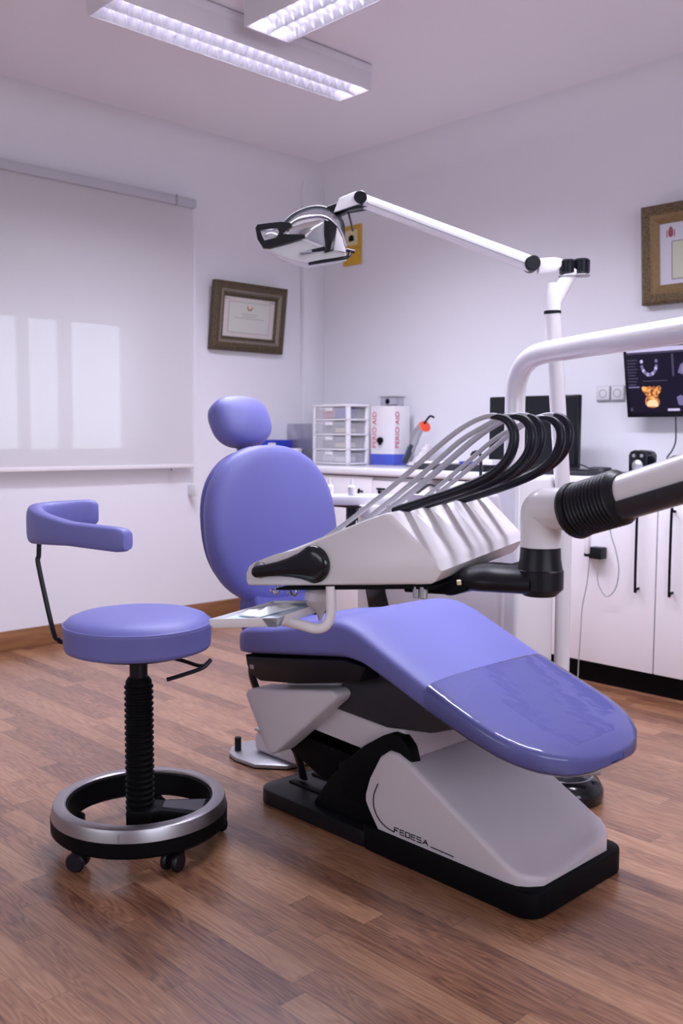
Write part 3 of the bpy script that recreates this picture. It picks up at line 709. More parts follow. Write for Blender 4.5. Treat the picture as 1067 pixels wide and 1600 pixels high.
# adapter and flex on the cabinet front
t = thing('power_adapter', (2.36, CYF, .59), 'black double adapter with a white plug on the cabinet front', 'adapter')
m = MB(); m.box(2.315, 2.345, CYF-.03, CYF+.0078, .565, .605, .004); m.box(2.345, 2.405, CYF-.04, CYF+.0078, .56, .61, .004); m.build('adapter_body', 'black', t)
m = MB(); m.box(2.33, 2.352, CYF-.055, CYF-.03, .58, .66, .005); m.build('white_plug', 'socket', t)
m = MB(); y_ = CYF-.03
m.tube(curve([(2.345, y_, .56), (2.335, y_, .45), (2.315, y_, .34), (2.31, y_, .22), (2.303, y_+.002, .11), (2.30, y_+.004, .04), (2.30, y_-.01, .006)], 8), .0026, 6)
tag(m.build('adapter_flex', 'greyplastic'), 'thin grey flex dropping straight from the adapter to the plinth', 'cable')
m = MB(); m.tube(curve([(2.39, y_, .56), (2.385, y_, .51), (2.392, y_, .45), (2.43, y_, .405), (2.47, y_, .44), (2.485, y_, .52), (2.47, y_, .60), (2.44, y_, .69), (2.44, y_+.005, .80), (2.45, y_-.02, .86), (2.46, y_-.01, .925), (2.47, y_+.06, .918)], 8), .0026, 6)
tag(m.build('looped_flex', 'greyplastic'), 'thin grey flex hanging in a loop in front of the cabinet door', 'cable')

# ------------------------------------------------------------------ dental chair
CY = -2.235
def dental_chair():
    t = thing('dental_chair', (2.85, CY, 0), 'violet upholstered dental chair with a white base cover and black plinth', 'dental chair')
    # plinth with bevelled corners + low slotted rear plate
    def outline(x0, x1, y0, y1, r, n=5):
        o = []
        for cx_, cy_, a0 in ((x1-r, y0+r, -PI/2), (x1-r, y1-r, 0), (x0+r, y1-r, PI/2), (x0+r, y0+r, PI)):
            for k in range(n+1): a = a0+PI/2*k/n; o.append((cx_+r*math.cos(a), cy_+r*math.sin(a)))
        return o
    m = MB(); m.prism(outline(2.80, 3.36, -2.435, -2.035, .045), XY, 0, .062, .008, 2)
    m.build('plinth', 'blackmat', t)
    m = MB(); m.prism(outline(2.375, 2.86, -2.432, -2.06, .05), XY, 0, .045, .006, 2); pl = m.build('rear_plate', 'black', t)
    m = MB()
    for yy in (-2.33, -2.24): m.box(2.42, 2.62, yy-.013, yy+.013, .0445, .05, .003)
    m.build('plate_slots', 'blackmat', pl)
    # black boot / column housing
    m = MB(); m.prism([(2.59, .045), (2.63, .10), (2.67, .15), (2.735, .20), (2.99, .20), (2.99, .045)], XZ, -2.405, -2.075, .010, 2)
    m.prism([(2.70, .19), (2.735, .212), (2.80, .265), (2.868, .308), (2.90, .322), (2.93, .320), (2.958, .296), (2.97, .26), (2.97, .10), (2.72, .10)], XZ, -2.408, -2.37, .006, 2); m.build('column_boot', 'blackmat', t)
    m = MB(); m.prism([(2.45, .215), (2.48, .165), (2.61, .118), (2.76, .13), (2.80, .25), (2.56, .26)], XZ, -2.385, -2.09, .006, 2); m.build('lower_link', 'blackmat', t)
    m = MB(); m.prism([(2.44, .235), (2.562, .215), (2.735, .207), (2.90, .24), (2.955, .262), (2.92, .34), (2.82, .43), (2.58, .42), (2.46, .38)], XZ, -2.385, -2.08, .008, 2); m.build('lift_arm', 'basewhite', t)
    # triangular gusset cover
    m = MB(); m.prism([(2.350, .322), (2.368, .340), (2.722, .406), (2.742, .396), (2.735, .378), (2.492, .178), (2.468, .166), (2.45, .174)], XZ, -2.455, -2.36, .014, 3)
    m.build('gusset_cover', 'basewhite', t)
    # white base cover : wedge loft, x stations of inverted-U sections
    sx = [2.822, 2.835, 2.87, 2.90, 2.93, 2.97, 3.05, 3.12, 3.18, 3.23, 3.27, 3.30, 3.32, 3.335, 3.342]
    top = [(2.822, .16), (2.835, .20), (2.87, .262), (2.90, .283), (2.93, .282), (2.97, .268), (3.05, .226), (3.12, .188), (3.18, .156), (3.23, .130), (3.27, .109), (3.30, .097), (3.32, .092), (3.335, .088), (3.342, .084)]
    rings = []
    for x in sx:
        zt = interp(top, x)[0]; ztn, ztf = zt-.006, zt+.022*min(1, max(0, (x-2.95)/.15))
        hw = .185
        if x > 3.28: hw = .185-.05*((x-3.28)/.062)**2.2
        zb = .058 if x > 2.86 else lerp(.125, .058, ((x-2.822)/.04))
        y0, y1 = -2.235-hw, -2.235+hw; r = min(.013, (zt-zb)*.45); rg = []
        rg.append(V((x, y0, zb)))
        for k in range(6): a = PI-PI/2*k/5; rg.append(V((x, y0+r+r*math.cos(a), ztn-r+r*math.sin(a))))
        for k in range(1, 8): f = k/8; rg.append(V((x, lerp(y0+r, y1-r, f), lerp(ztn, ztf, f)-.016*math.sin(PI*f))))
        for k in range(6): a = PI/2-PI/2*k/5; rg.append(V((x, y1-r+r*math.cos(a), ztf-r+r*math.sin(a))))
        rg.append(V((x, y1, zb))); rings.append(rg)
    m = MB(); m.loft(rings); cov = m.build('base_cover', 'basewhite', t, 50)
    # pinstripe and lettering on the near side
    yl = -2.4215; m = MB()
    m.tube(curve([(2.866, yl, .182), (2.852, yl, .15), (2.852, yl, .118), (2.868, yl, .092), (2.895, yl, .077), (2.925, yl, .072)], 5), .0013, 6)
    m.tube([(3.048, yl, .073), (3.12, yl, .072)], .0013, 6)
    G = {'F': [[(0, 0), (0, 1), (.8, 1)], [(0, .5), (.6, .5)]], 'E': [[(.8, 1), (0, 1), (0, 0), (.8, 0)], [(0, .5), (.7, .5)]], 'D': [[(0, 0), (0, 1), (.8, 1), (.8, 0), (0, 0)]], 'S': [[(.8, 1), (0, 1), (0, .5), (.8, .5), (.8, 0), (0, 0)]], 'A': [[(0, 0), (.55, 1), (1., 0)], [(.25, .4), (.75, .4)]]}
    cx_ = 2.926; h = .0125; wl = .0190
    for ch in 'FEDESA':
        for st in G[ch]: m.tube([V((cx_+a*wl*.92, yl, .0725+b_*h)) for a, b_ in st], .0012, 5)
        cx_ += wl
    m.build('maker_lettering', 'blackmat', cov)
    # seat + leg rest
    zt_ = [(2.30, .500), (2.345, .520), (2.40, .536), (2.5, .553), (2.6, .574), (2.68, .597), (2.74, .612), (2.79, .612), (2.84, .597), (2.9, .570), (3.0, .528), (3.1, .486), (3.2, .449), (3.3, .416), (3.36, .398), (3.40, .384), (3.425, .372), (3.44, .362)]
    zb_ = [(2.30, .452), (2.345, .438), (2.6, .474), (2.79, .50), (2.86, .497), (2.95, .468), (3.07, .424), (3.2, .385), (3.3, .355), (3.36, .338), (3.40, .332), (3.425, .334), (3.44, .345)]
    hw_ = [(2.30, .12), (2.305, .16), (2.32, .205), (2.345, .232), (2.38, .245), (2.42, .248), (3.2, .246), (3.28, .24), (3.33, .222), (3.37, .192), (3.40, .158), (3.42, .122), (3.435, .075), (3.44, .03)]
    NS = 44
    def seat_rings(xs_, grow=0., dz=0.):
        rs = []
        for x in xs_:
            zt, zb, hw = interp(zt_, x)[0]+grow, interp(zb_, x)[0]-grow, interp(hw_, x)[0]+grow
            dish = .006*max(0, 1-abs(x-2.52)/.22)
            rg = []
            for k in range(NS):
                cx2, sz2 = superell(NS, k, 5.5)
                y = CY+hw*cx2; zc, hz = (zt+zb)/2, (zt-zb)/2
                zz = zc+hz*sz2
                if sz2 > 0: zz -= dish*(1-cx2*cx2)*sz2; zz += .004*(1-cx2*cx2)*min(1, max(0, (x-2.8)/.1))
                rg.append(V((x, y, zz)))
            rs.append(rg)
        return rs
    xs_ = sorted(set([2.30, 2.305, 2.312, 2.32, 2.332, 2.345, 2.36, 2.38]+[2.40+.025*k for k in range(37)]+[3.32, 3.34, 3.36, 3.375, 3.39, 3.40, 3.41, 3.42, 3.428, 3.435, 3.44]))
    m = MB(); m.loft(seat_rings(xs_)); seat = m.build('seat_cushion', 'vinyl', t, 60)
    m = MB(); m.loft(seat_rings([x for x in xs_ if x >= 3.075], .0025)); m.build('plastic_sheath', 'film', seat, 60)['label'] = 'clear plastic sheath over the foot end'
    # black skirt
    m = MB(); m.prism([(2.372, .446), (2.38, .415), (2.40, .392), (2.44, .380), (2.6, .402), (2.84, .452), (2.86, .495), (2.78, .50), (2.6, .472), (2.38, .44)], XZ, -2.468, -2.02, .012, 3); m.build('seat_skirt', 'black', t)
    m = MB(); m.box(2.395, 2.412, -2.4695, -2.466, .408, .420, .001); m.build('skirt_stud', 'alu', t)
    m = MB(); m.prism([(2.66, .335), (2.70, .41), (2.80, .50), (2.95, .47), (3.11, .412), (3.10, .375), (3.02, .345), (2.87, .325)], XZ, -2.398, -2.11, .01, 2); m.build('leg_support_shade', 'charcoal', t)  # leg frame, enlarged in dark colour to paint the shade below the seat
    # backrest (egg-shaped pad) and headrest
    def pad(name, c_, lean, hw, hh, th, ex, mt='vinyl', par=t, dome=.012, egg=0., dish=0.):
        U = V((-math.sin(lean), 0, math.cos(lean))); N = V((math.cos(lean), 0, math.sin(lean))); c_ = V(c_)
        rings = []
        for d, s_ in ((-.5, .55), (-.5, .82), (-.44, .92), (-.28, .978), (-.05, 1.), (.15, .995), (.30, .975), (.40, .94), (.47, .88), (.51, .8), (.53, .65), (.535, .45), (.54, .2), (.54, .01)):
            rg = []
            for k in range(56):
                a, b_ = superell(56, k, ex)
                wf = 1-egg*b_
                dd = d*th+(dome*(1-s_*s_) if d > 0 else 0)
                rg.append(c_+V((0, 1, 0))*(a*hw*s_*wf)+U*(b_*hh*s_)+N*dd)
            rings.append(rg)
        mb = MB(); mb.loft(rings); return mb.build(name, mt, par, 60)
    pad('backrest', (2.205, CY+.011, .80), .14, .257, .252, .085, 2.35, egg=.03)
    pad('headrest', (2.052, CY, 1.122), .50, .108, .086, .075, 2.7, egg=-.04, dome=.02)
    pad('backrest_shell', (2.160, CY, .80), .14, .232, .237, .05, 2.35, 'vinyl_dark', dome=0)
    m = MB(); m.tube(curve([(2.10, CY, .98), (2.055, CY, 1.06), (2.02, CY, 1.11)], 4), .018, 10, sx=.5, sy=1.6); m.build('headrest_post', 'steel', t)
    m = MB(); m.prism([(2.20, .455), (2.31, .455), (2.285, .54), (2.262, .62), (2.20, .62), (2.185, .55)], XZ, CY-.115, CY+.115, .012, 3); m.build('hinge_cover', 'vinyl_dark', t)
    m = MB(); m.tube(curve([(2.35, -2.40, .455), (2.33, -2.41, .38), (2.345, -2.39, .30), (2.40, -2.36, .22), (2.44, -2.33, .14), (2.44, -2.3, .05)], 6), .012, 8, sx=.6, sy=1.4); m.build('cable_sleeve', 'black', t)
    return t
dental_chair()

# floor plate with pedal behind the chair
t = thing('foot_pedal', (2.09, -2.17, 0), 'grey metal pedal plate with a black peg on the floor behind the chair', 'foot pedal')
m = MB(); o = [(2.07, -2.275), (2.02, -2.262), (1.975, -2.22), (1.955, -2.165), (1.97, -2.12), (2.02, -2.09), (2.20, -2.07), (2.26, -2.12), (2.25, -2.20), (2.165, -2.27)]
m.prism(o, XY, .002, .016, .004, 2); m.build('plate', 'alu', t)
m = MB(); m.prism([(q[0]*1.0, q[1]) for q in o], XY, 0, .004); m.build('plate_foot', 'black', t)
m = MB(); m.box(2.06, 2.28, -2.19, -2.07, .016, .085, .018, 3); m.build('pedal_body', 'basewhite', t)
m = MB(); m.cyl((2.02, -2.225, .014), (2.02, -2.225, .062), .0115, 14, .002); m.build('peg', 'black', t)
m = MB(); m.box(2.06, 2.13, -2.19, -2.12, .085, .097, .006, 2); m.build('pedal_cap', 'alu', t)

# round foot control beyond the foot end
t = thing('foot_control', (3.0, -1.75, 0), 'black round foot control with a grey handle beyond the chair foot', 'foot control')
fx, fy = 2.985, -1.735
m = MB(); m.lathe([(0, 0), (.105, 0), (.115, .012), (.115, .035), (.10, .060), (.07, .075), (0, .08)], (fx, fy, 0), 36); b_ = m.build('dome', 'blackgloss', t)
m = MB(); m.lathe([(.0795, .0705), (.081, .0725), (.083, .0710), (.081, .069)], (fx, fy, 0), 36); m.build('trim_ring', 'alu', b_)
m = MB(); m.tube(curve([(fx-.10, fy-.20, .085), (fx-.02, fy-.13, .098), (fx+.055, fy-.07, .106), (fx+.12, fy-.005, .113)], 6), .014, 12); m.build('handle', 'greyplastic', t)
m = MB(); m.tube([(fx-.03, fy-.10, .06), (fx+.0, fy-.08, .10)], .03, 14, sx=.6); m.build('pivot', 'black', t)

# ------------------------------------------------------------------ stool
SX, SY = 2.39, -2.835
def stool():
    t = thing('assistant_stool', (SX, SY, 0), 'violet assistant stool with a round seat, curved arm pad and steel foot ring', 'stool')
    # seat with seam
    R = .189; zt, zb = .614, .524
    prof = [(0, zb), (R-.012, zb), (R-.003, zb+.004), (R, zb+.014), (R+.001, zt-.03), (R+.0025, zt-.024), (R, zt-.021), (R-.004, zt-.016), (R-.012, zt-.008), (R-.03, zt-.001), (R-.07, zt+.004), (R-.12, zt+.006), (0, zt+.006)]
    m = MB(); m.lathe(prof, (SX, SY, 0), 64); st = m.build('seat', 'vinyl', t, 70)
    m = MB(); m.tube([(SX+(R+.0008)*math.cos(a), SY+(R+.0008)*math.sin(a), zt-.0215) for a in [2*PI*k/64 for k in range(65)]], .0022, 6, caps=False); m.build('piping', 'vinyl', st)
    m = MB(); m.cyl((SX, SY, zb-.012), (SX, SY, zb), .14, 32, .003); m.build('seat_plate', 'black', t)
    # column and bellows
    m = MB(); m.cyl((SX, SY, .43), (SX, SY, zb-.01), .0235, 20); m.cyl((SX, SY, zb-.03), (SX, SY, zb-.01), .034, 20, .003); m.build('piston', 'black', t)
    prof = [(0, .05), (.036, .05)]; z = .075
    while z < .425:
        prof += [(.034, z), (.038, z+.0035), (.038, z+.007), (.034, z+.0105)]; z += .0155
    prof += [(.034, .436), (.028, .446), (0, .447)]
    m = MB(); m.lathe(prof, (SX, SY, 0), 28); m.build('bellows', 'blackmat', t, 25)
    # hub with a broad spoke, foot ring
    d = V((.69, .72, 0)); n = V((-.72, .69, 0)); c = V((SX, SY, 0))
    m = MB(); m.prism([(-.03, -.045), (.045, -.045), (.05, -.03), (.188, -.06), (.188, .06), (.05, .045), (-.03, .045)], lambda a, b_, z: c+d*a+n*b_+V((0, 0, z)), .05, .10, .008, 2); sp = m.build('hub', 'blackmat', t)
    m = MB(); m.prism([(.06, -.02), (.17, -.045), (.17, .04), (.06, .028)], lambda a, b_, z: c+d*a+n*b_+V((0, 0, z)), .098, .103, .002, 1); m.build('hub_inlay', 'charcoal', sp)
    m = MB(); m.lathe([(.212, .094), (.2285, .094), (.2245, .116), (.2215, .124), (.216, .127), (.194, .127), (.190, .124), (.190, .119), (.212, .118)], (SX, SY, 0), 72, None, True); r = m.build('foot_ring', 'steel', t, 35)
    m = MB(); m.lathe([(.178, .062), (.20, .05), (.222, .052), (.229, .06), (.2295, .0935), (.190, .1185), (.184, .1185)], (SX, SY, 0), 72, None, True); m.build('ring_skirt', 'blackmat', t, 35)
    m = MB(); m.box(.2265, .2285, -.002, .002, .096, .117, .0005, 1, Matrix.Translation((SX, SY, 0)) @ Matrix.Rotation(math.radians(-45), 4, 'Z')); m.build('ring_weld', 'alu', r)
    a0 = math.radians(-44-36)
    for k in range(5):
        a = a0+2*PI*k/5; q = V((SX+.20*math.cos(a), SY+.20*math.sin(a), 0)); td = V((-math.sin(a+.5), math.cos(a+.5), 0)); ax = V((math.cos(a+.5), math.sin(a+.5), 0))
        m = MB(); m.prism([(-.02, .028), (.006, .058), (.02, .058), (.022, .03)], lambda u, z, e: q+td*u+V((0, 0, z))+ax*e, -.02, .02, .004, 2)
        m.cyl(q+V((0, 0, .045)), q+V((0, 0, .07)), .009, 10)
        cs = m.build('caster', 'blackmat', t)
        m = MB()
        for s_ in (-1, 1): m.cyl(q-td*.004+V((0, 0, .0245))+ax*(s_*.009), q-td*.004+V((0, 0, .0245))+ax*(s_*.024), .0245, 20, .004)
        m.build('wheel', 'black', cs)
    # height lever under the seat
    m = MB(); zl = zb-.012
    m.tube(curve([(SX+.06, SY+.02, zl), (SX+.105, SY+.060, zl-.012), (SX+.160, SY+.085, zl-.022), (SX+.178, SY+.095, zl-.010)], 6), .005, 8)
    m.tube(curve([(SX+.180, SY+.102, zl-.004), (SX+.176, SY+.080, zl-.022), (SX+.150, SY+.040, zl-.038), (SX+.125, SY+.005, zl-.050)], 6), .0055, 8); m.build('height_lever', 'black', t)
    # arm pad on its bent post
    dx, dy = -.069, .026
    path = [q-V((0, 0, .012)) for q in curve([(2.195+dx, -2.825+dy, .874), (2.172+dx, -2.90+dy, .868), (2.175+dx, -2.975+dy, .86), (2.22+dx, -3.022+dy, .853), (2.30+dx, -3.040+dy, .850), (2.40+dx, -3.032+dy, .846), (2.50+dx, -3.005+dy, .842), (2.60+dx, -2.972+dy, .838)], 6)]
    n_ = len(path); rings = []
    for i in range(n_):
        f = i/(n_-1); T = (path[min(i+1, n_-1)]-path[max(i-1, 0)]).normalized(); up = V((0, 0, 1)); sd = T.cross(up).normalized()
        hh = lerp(.036, .052, min(1, f/.4)) if f < .4 else lerp(.052, .03, min(1, (f-.4)/.35)); th = .024
        e = min(i, n_-1-i); sc_ = (.72, .93)[e] if e < 2 else 1.
        rings.append([path[i]+up*(superell(24, k, 3.6)[1]*hh*sc_)+sd*(superell(24, k, 3.6)[0]*th*sc_) for k in range(24)])
    m = MB(); m.loft(rings); m.build('arm_pad', 'vinyl', t, 60)
    m = MB(); m.tube(curve([(2.228+dx, -3.015+dy, .83), (2.226+dx, -3.018+dy, .76), (2.228+dx, -3.02+dy, .73), (2.262+dx, -3.0+dy, .56), (2.272+dx, -2.99+dy, .535), (2.285+dx, -2.975+dy, .527), (SX-.06, SY-.03, .527)], 6), .0065, 8); m.build('arm_post', 'black', t)
stool()

# ------------------------------------------------------------------ dental unit (column, cuspidor, hanging tube)
def unit():
    t = thing('dental_unit', (2.5, -1.5, 0), 'white dental unit standing behind the chair with a bent overhead tube', 'dental unit')
    m = MB(); m.prism([(2.05, 0), (2.73, 0), (2.73, .80), (2.70, .905), (2.56, .90), (2.45, .84), (2.05, .80)], XZ, -1.70, -1.42, .02, 3)
    h = m.build('housing', 'white', t)
    m = MB(); m.prism([(2.16, .30), (2.26, .30), (2.24, .42), (2.205, .52), (2.19, .72), (2.09, .72), (2.105, .52), (2.13, .42)], XZ, -1.704, -1.60, .003, 2); m.build('dark_stripe', 'blackgloss', h)
    m = MB(); m.box(2.66, 2.772, -1.695, -1.485, 0, .955, .018, 3); m.build('column_head', 'whitegloss', t)
    m = MB(); m.tube([(2.715, -1.648, .93), (2.715, -1.648, 1.19)]+curve([(2.715, -1.648, 1.20), (2.722, -1.652, 1.25), (2.752, -1.664, 1.297), (2.81, -1.69, 1.325), (2.88, -1.72, 1.333)], 6)+[(3.1, -1.82, 1.335), (3.43, -1.97, 1.335)]+curve([(3.7, -2.11, 1.335), (3.92, -2.32, 1.335), (4.035, -2.55, 1.325), (4.053, -2.64, 1.28), (4.053, -2.669, 1.2)], 6)+[(4.053, -2.669, 1.155)], .0325, 24); m.build('overhead_tube', 'whitegloss', t)
    # cuspidor bowl with spouts, on the housing
    bc = V((2.42, -1.66, .0))
    m = MB(); m.lathe([(0, .76), (.07, .76), (.10, .80), (.115, .865), (.12, .885), (.113, .887), (.10, .86), (.07, .82), (0, .80)], bc, 40); bw = m.build('cuspidor_bowl', 'whitegloss', t)
    m = MB(); m.lathe([(0, .925), (.03, .925), (.055, .905), (.06, .89), (.05, .885), (0, .885)], bc+V((.03, .05, 0)), 32); m.build('bowl_cover', 'whitegloss', bw)
    m = MB(); m.tube(curve([(2.440, -1.690, .88), (2.432, -1.694, .905), (2.415, -1.708, .917), (2.395, -1.728, .90), (2.368, -1.755, .868)], 6), .006, 10); m.build('rinse_spout', 'charcoal', t)
    m = MB(); m.tube(curve([(2.545, -1.60, .86), (2.545, -1.60, 1.0), (2.54, -1.605, 1.025), (2.528, -1.615, 1.028), (2.52, -1.62, 1.015)], 5), .0055, 10); m.build('cup_filler', 'blackgloss', t)
    # assistant's side table on its bracket
    m = MB(); m.prism([(2.03, -1.97), (2.245, -1.80), (2.28, -1.72), (2.2, -1.64), (2.10, -1.72), (1.98, -1.90)], XY, .838, .872, .008, 2); m.build('side_table', 'whitegloss', t)
    m = MB(); m.box(2.06, 2.22, -1.84, -1.70, .828, .838, .003); m.cyl((2.13, -1.80, .78), (2.13, -1.80, .83), .02, 16); m.tube(curve([(2.13, -1.80, .79), (2.13, -1.80, .72), (2.16, -1.74, .66), (2.2, -1.68, .65)], 5), .018, 12); m.build('table_arm', 'charcoal', t)
    m = MB(); m.box(2.2, 2.26, -1.84, -1.78, .80, .842, .008); m.build('suction_holder', 'white', t)
    return t
unit()
for x, y, lab in ((2.095, -1.875, 'little white dropper bottle on the side table, the one nearer the backrest'), (2.165, -1.835, 'little white dropper bottle on the side table, the one nearer the cuspidor')):
    t = thing('dropper_bottle', (x, y, .8725), lab, 'bottle', 'dropper bottles on the side table')
    m = MB(); m.lathe([(0, 0), (.013, 0), (.014, .003), (.014, .03), (.008, .037), (0, .037)], (x, y, .8725), 20); m.build('bottle_body', 'whitegloss', t)
    m = MB(); m.lathe([(0, 0), (.006, 0), (.005, .01), (.002, .024), (0, .024)], (x, y, .9095), 14); m.build('nozzle', 'white', t)

# ------------------------------------------------------------------ operating lamp
def lamp():
    t = thing('operating_lamp', (2.845, -1.57, 0), 'white operating lamp with a glossy head on a jointed arm over the chair', 'dental lamp')
    m = MB(); m.tube([(2.782, -1.448, .02), (2.788, -1.462, .8), (2.815, -1.60, 1.465)], .0255, 24); m.cyl((2.782, -1.448, 0), (2.782, -1.448, .03), .032, 24, .004); m.build('pole', 'whitegloss', t)
    m = MB(); m.cyl((2.8155, -1.60, 1.462), (2.8152, -1.60, 1.470), .0268, 24); m.build('pole_ring', 'black', t)
    m = MB(); m.tube([(2.815, -1.60, 1.47), (2.816, -1.598, 1.52), (2.816, -1.597, 1.555)], [.0255, .027, .022], 20)
    m.tube([(2.818, -1.594, 1.50), (2.835, -1.565, 1.56), (2.848, -1.545, 1.600)], [.024, .022, .021], 18); m.build('link_arm', 'whitegloss', t)
    kn = MB()
    for c_, s_ in (((2.838, -1.556, 1.606), 0), ((2.868, -1.525, 1.609), 0)): kn.cyl(V(c_)+V((0, 0, -.022)), V(c_)+V((0, 0, .024)), .026, 24, .005)
    kn.build('knuckle', 'blackgloss', t)
    m = MB()
    for c_ in ((2.838, -1.556, 1.606), (2.868, -1.525, 1.609)): m.cyl(V(c_)+V((0, 0, -.029)), V(c_)+V((0, 0, -.024)), .0275, 24, .001)
    m.build('knuckle_ring', 'alu', t)
    m = MB(); m.prism([(-.03, -.026), (.03, -.018), (.046, .0), (.046, .018), (.02, .024), (-.03, .02)], lambda a, b_, d: V((2.792, -1.6, 1.613))+V((.69, .72, 0))*a+V((.72, -.69, 0))*d+V((0, 0, b_)), -.016, .016, .005, 2); m.build('arm_end', 'whitegloss', t)
    A = V((2.757, -1.635, 1.617)); B = V((2.375, -2.01, 1.815)); side = V((.72, -.69, 0))
    # sprung arm: rounded bar with a seam
    m = MB(); m.tube([A, B], [.025, .021], 24, sx=1.0, sy=.85); sp = m.build('spring_arm', 'whitegloss', t)
    m = MB(); dn = V((0, 0, -.008)); m.tube([A+side*.0212+dn, B+side*.0178+dn*.8], .0016, 6); m.build('arm_seam', 'greyplastic', sp)
    for P, r in ((A, .024), (B, .020)):
        m = MB(); m.cyl(P-side*.027, P+side*(.029 if P is A else .040), r, 28, .003); m.build('pivot_cap', 'black', t)
    # ---- head, local frame: a along the head, b up, d towards the room, in 2 mm units
    u = V((.692, .722, 0)); w = V((.722, -.692, 0)); O = V((2.269, -2.137, 1.698)); S = .002
    def P(a, b_, d=0.): return O+u*(a*S)+V((0, 0, b_*S))+w*(d*S)
    def slab(pts, d0, d1, name, mt, par, bev=.0015): mb = MB(); mb.prism(pts, P, d0, d1, bev, 2); return mb.build(name, mt, par)
    slab([(41, 35), (49, 57), (76, 68), (92, 62), (95, 52), (74, 46)], -11, 11, 'head_bracket', 'whitegloss', t, .003)
    mb = MB(); mb.prism([(39, 34), (60, 39), (88, 44), (80, 45), (72, 43), (45, 29)], P, -12, 12, .002, 1); mb.build('bracket_plate', 'black', t)
    mb = MB(); mb.prism([(30, 45), (49, 52), (50, 41), (36, 36)], P, -7, 7, .003, 2); mb.build('bracket_joint', 'black', t)
    m = MB(); m.tube([P(64, 37, 6), P(68, 21, 9), P(71, 7, 12)], .0032, 8); m.build('switch_lever', 'black', t)
    # yoke arc
    m = MB(); m.tube(curve([P(-37, 14, 14), P(-24, 29, 8), P(-6, 40, 2), P(14, 45, 0), P(32, 42, 0), P(48, 31, 0), P(55, 18, -2), P(55, 2, -4), P(52, -10, -6)], 7), .0068, 12, sy=1.2); m.build('yoke', 'charcoal', t)
    # white reflector housing: side outline lofted through the depth, domed ends
    outl = curve([(-31, -3, 0), (-30, 10, 0), (-22, 20, 0), (-8, 27, 0), (11, 29, 0), (27, 24, 0), (44, 12, 0), (54, -4, 0), (60, -28, 0), (40, -29, 0), (10, -20, 0), (-15, -10, 0), (-31, -3, 0)], 4)[:-1]
    rings = []
    for d, s_ in ((-36, .55), (-33, .82), (-26, .95), (-14, 1.), (14, 1.), (26, .97), (31, .92), (33, .85), (33.6, .6)):
        rings.append([P(12+(q.x-12)*s_, -6+(q.y+6)*s_, d) for q in outl])
    m = MB(); m.loft(rings); hd = m.build('head_shell', 'whitegloss', t, 50)
    # silver rim wrapped over the dome
    m = MB(); m.tube(curve([P(-27, 10, 32), P(-12, 19, 33), P(14, 24, 33), P(30, 22, 33), P(43, 13, 32), P(53, 1, 31), P(60, -20, 29)], 6), .0045, 10, sy=1.6); m.build('dome_rim', 'steel', hd)
    # near cheek: white reflector panel, smoked side glass, black band, white fan
    slab([(-30, -3), (-2, -4), (8, 4), (27, 16), (20, 19), (-3, 14.5), (-23, 8)], 30, 34.5, 'reflector_panel', 'chrome', hd)
    slab([(-1, -9.5), (4, -2), (12, 5.5), (25, 12.5), (28, -5), (29, -21)], 30, 35, 'smoked_glass', 'greyplastic', hd)
    slab([(27, 18), (34, 17), (46, 8), (43, -10), (41, -27), (28, -31), (29, -21), (27, -5)], 30, 36, 'dark_band', 'blackgloss', hd)
    slab([(46.5, 8), (55, -9), (60.5, -30), (42, -26.5), (44, -10)], 30, 35, 'white_fan', 'whitegloss', hd)
    # front grip: black plate with a window, running on as the dark lower lip
    a_ = [(-78, 6), (-75, 11), (-57, 13.5), (-38, 15.5), (-24, 14), (-22, 9), (-31, 2), (-36, -3), (-20, -4), (-2.5, -4), (-1, -9), (-30, -17.5), (-58, -25), (-66.5, -24), (-75, -11)]
    h_ = [(-70, 1), (-68.5, 2.2), (-57, 3.8), (-46, 5), (-44, 4.6), (-43, 3), (-42, 1), (-42, -1.5), (-42.5, -3), (-44, -5.5), (-46, -8.5), (-50, -9.8), (-60, -12), (-64, -13), (-66.5, -8)]
    rg = []
    for d0, d1 in ((26, 26), (33.5, 33.5)):
        rg.append([P(x, y, d0) for x, y in a_]); 
    m = MB(); m.loft([[P(x, y, 27) for x, y in a_], [P(x, y, 35) for x, y in a_], [P(x*.985-.6, y*.97, 37) for x, y in a_], [P(x, y, 37) for x, y in h_], [P(x, y, 27) for x, y in h_], [P(x, y, 27) for x, y in a_]], caps=False); m.build('front_grip', 'blackgloss', t, 35)
    m = MB(); m.ellipsoid(P(-54, -4, 22), .022, .016, .012, Matrix.Rotation(.8, 4, 'Z')); m.build('handle_boss', 'whitegloss', t)
    # diffuser glass below
    bot = [(-64, -24), (-58, -25), (-30, -17.5), (-1, -9), (10, -14), (29, -21), (28, -30), (41, -27), (60, -30), (63, -35), (30, -41), (1, -46), (-20, -42), (-40, -36)]
    m = MB(); m.loft([[P(-4+(x+4)*s_, -27+(y+27)*s_, d) for x, y in bot] for d, s_ in ((-30, .6), (-26, .85), (-10, .97), (20, 1.), (30, .99), (32.5, .96))]); m.build('diffuser', 'lampglass', t, 40)
    m = MB(); m.tube(curve([P(3, -46, 30), P(30, -42, 31), P(55, -38, 31), P(64, -35, 29), P(66, -29, 26)], 5), .0058, 10); m.tube([P(61, -24, 24), P(73, -26, 20)], .0062, 10); m.build('rear_grip', 'blackgloss', t)
    m = MB(); m.tube([P(-9, -31, 33), P(2, -30, 33.5), P(8, -29, 33)], .0085, 12, sx=.6); m.build('head_switch', 'greyplastic', t)
    m = MB(); m.prism([(-10, -30), (28, -21), (29, -26), (41, -26), (12, -29.5)], P, 31, 35.5, .001, 1); m.build('lower_trim', 'blackgloss', hd)
lamp()

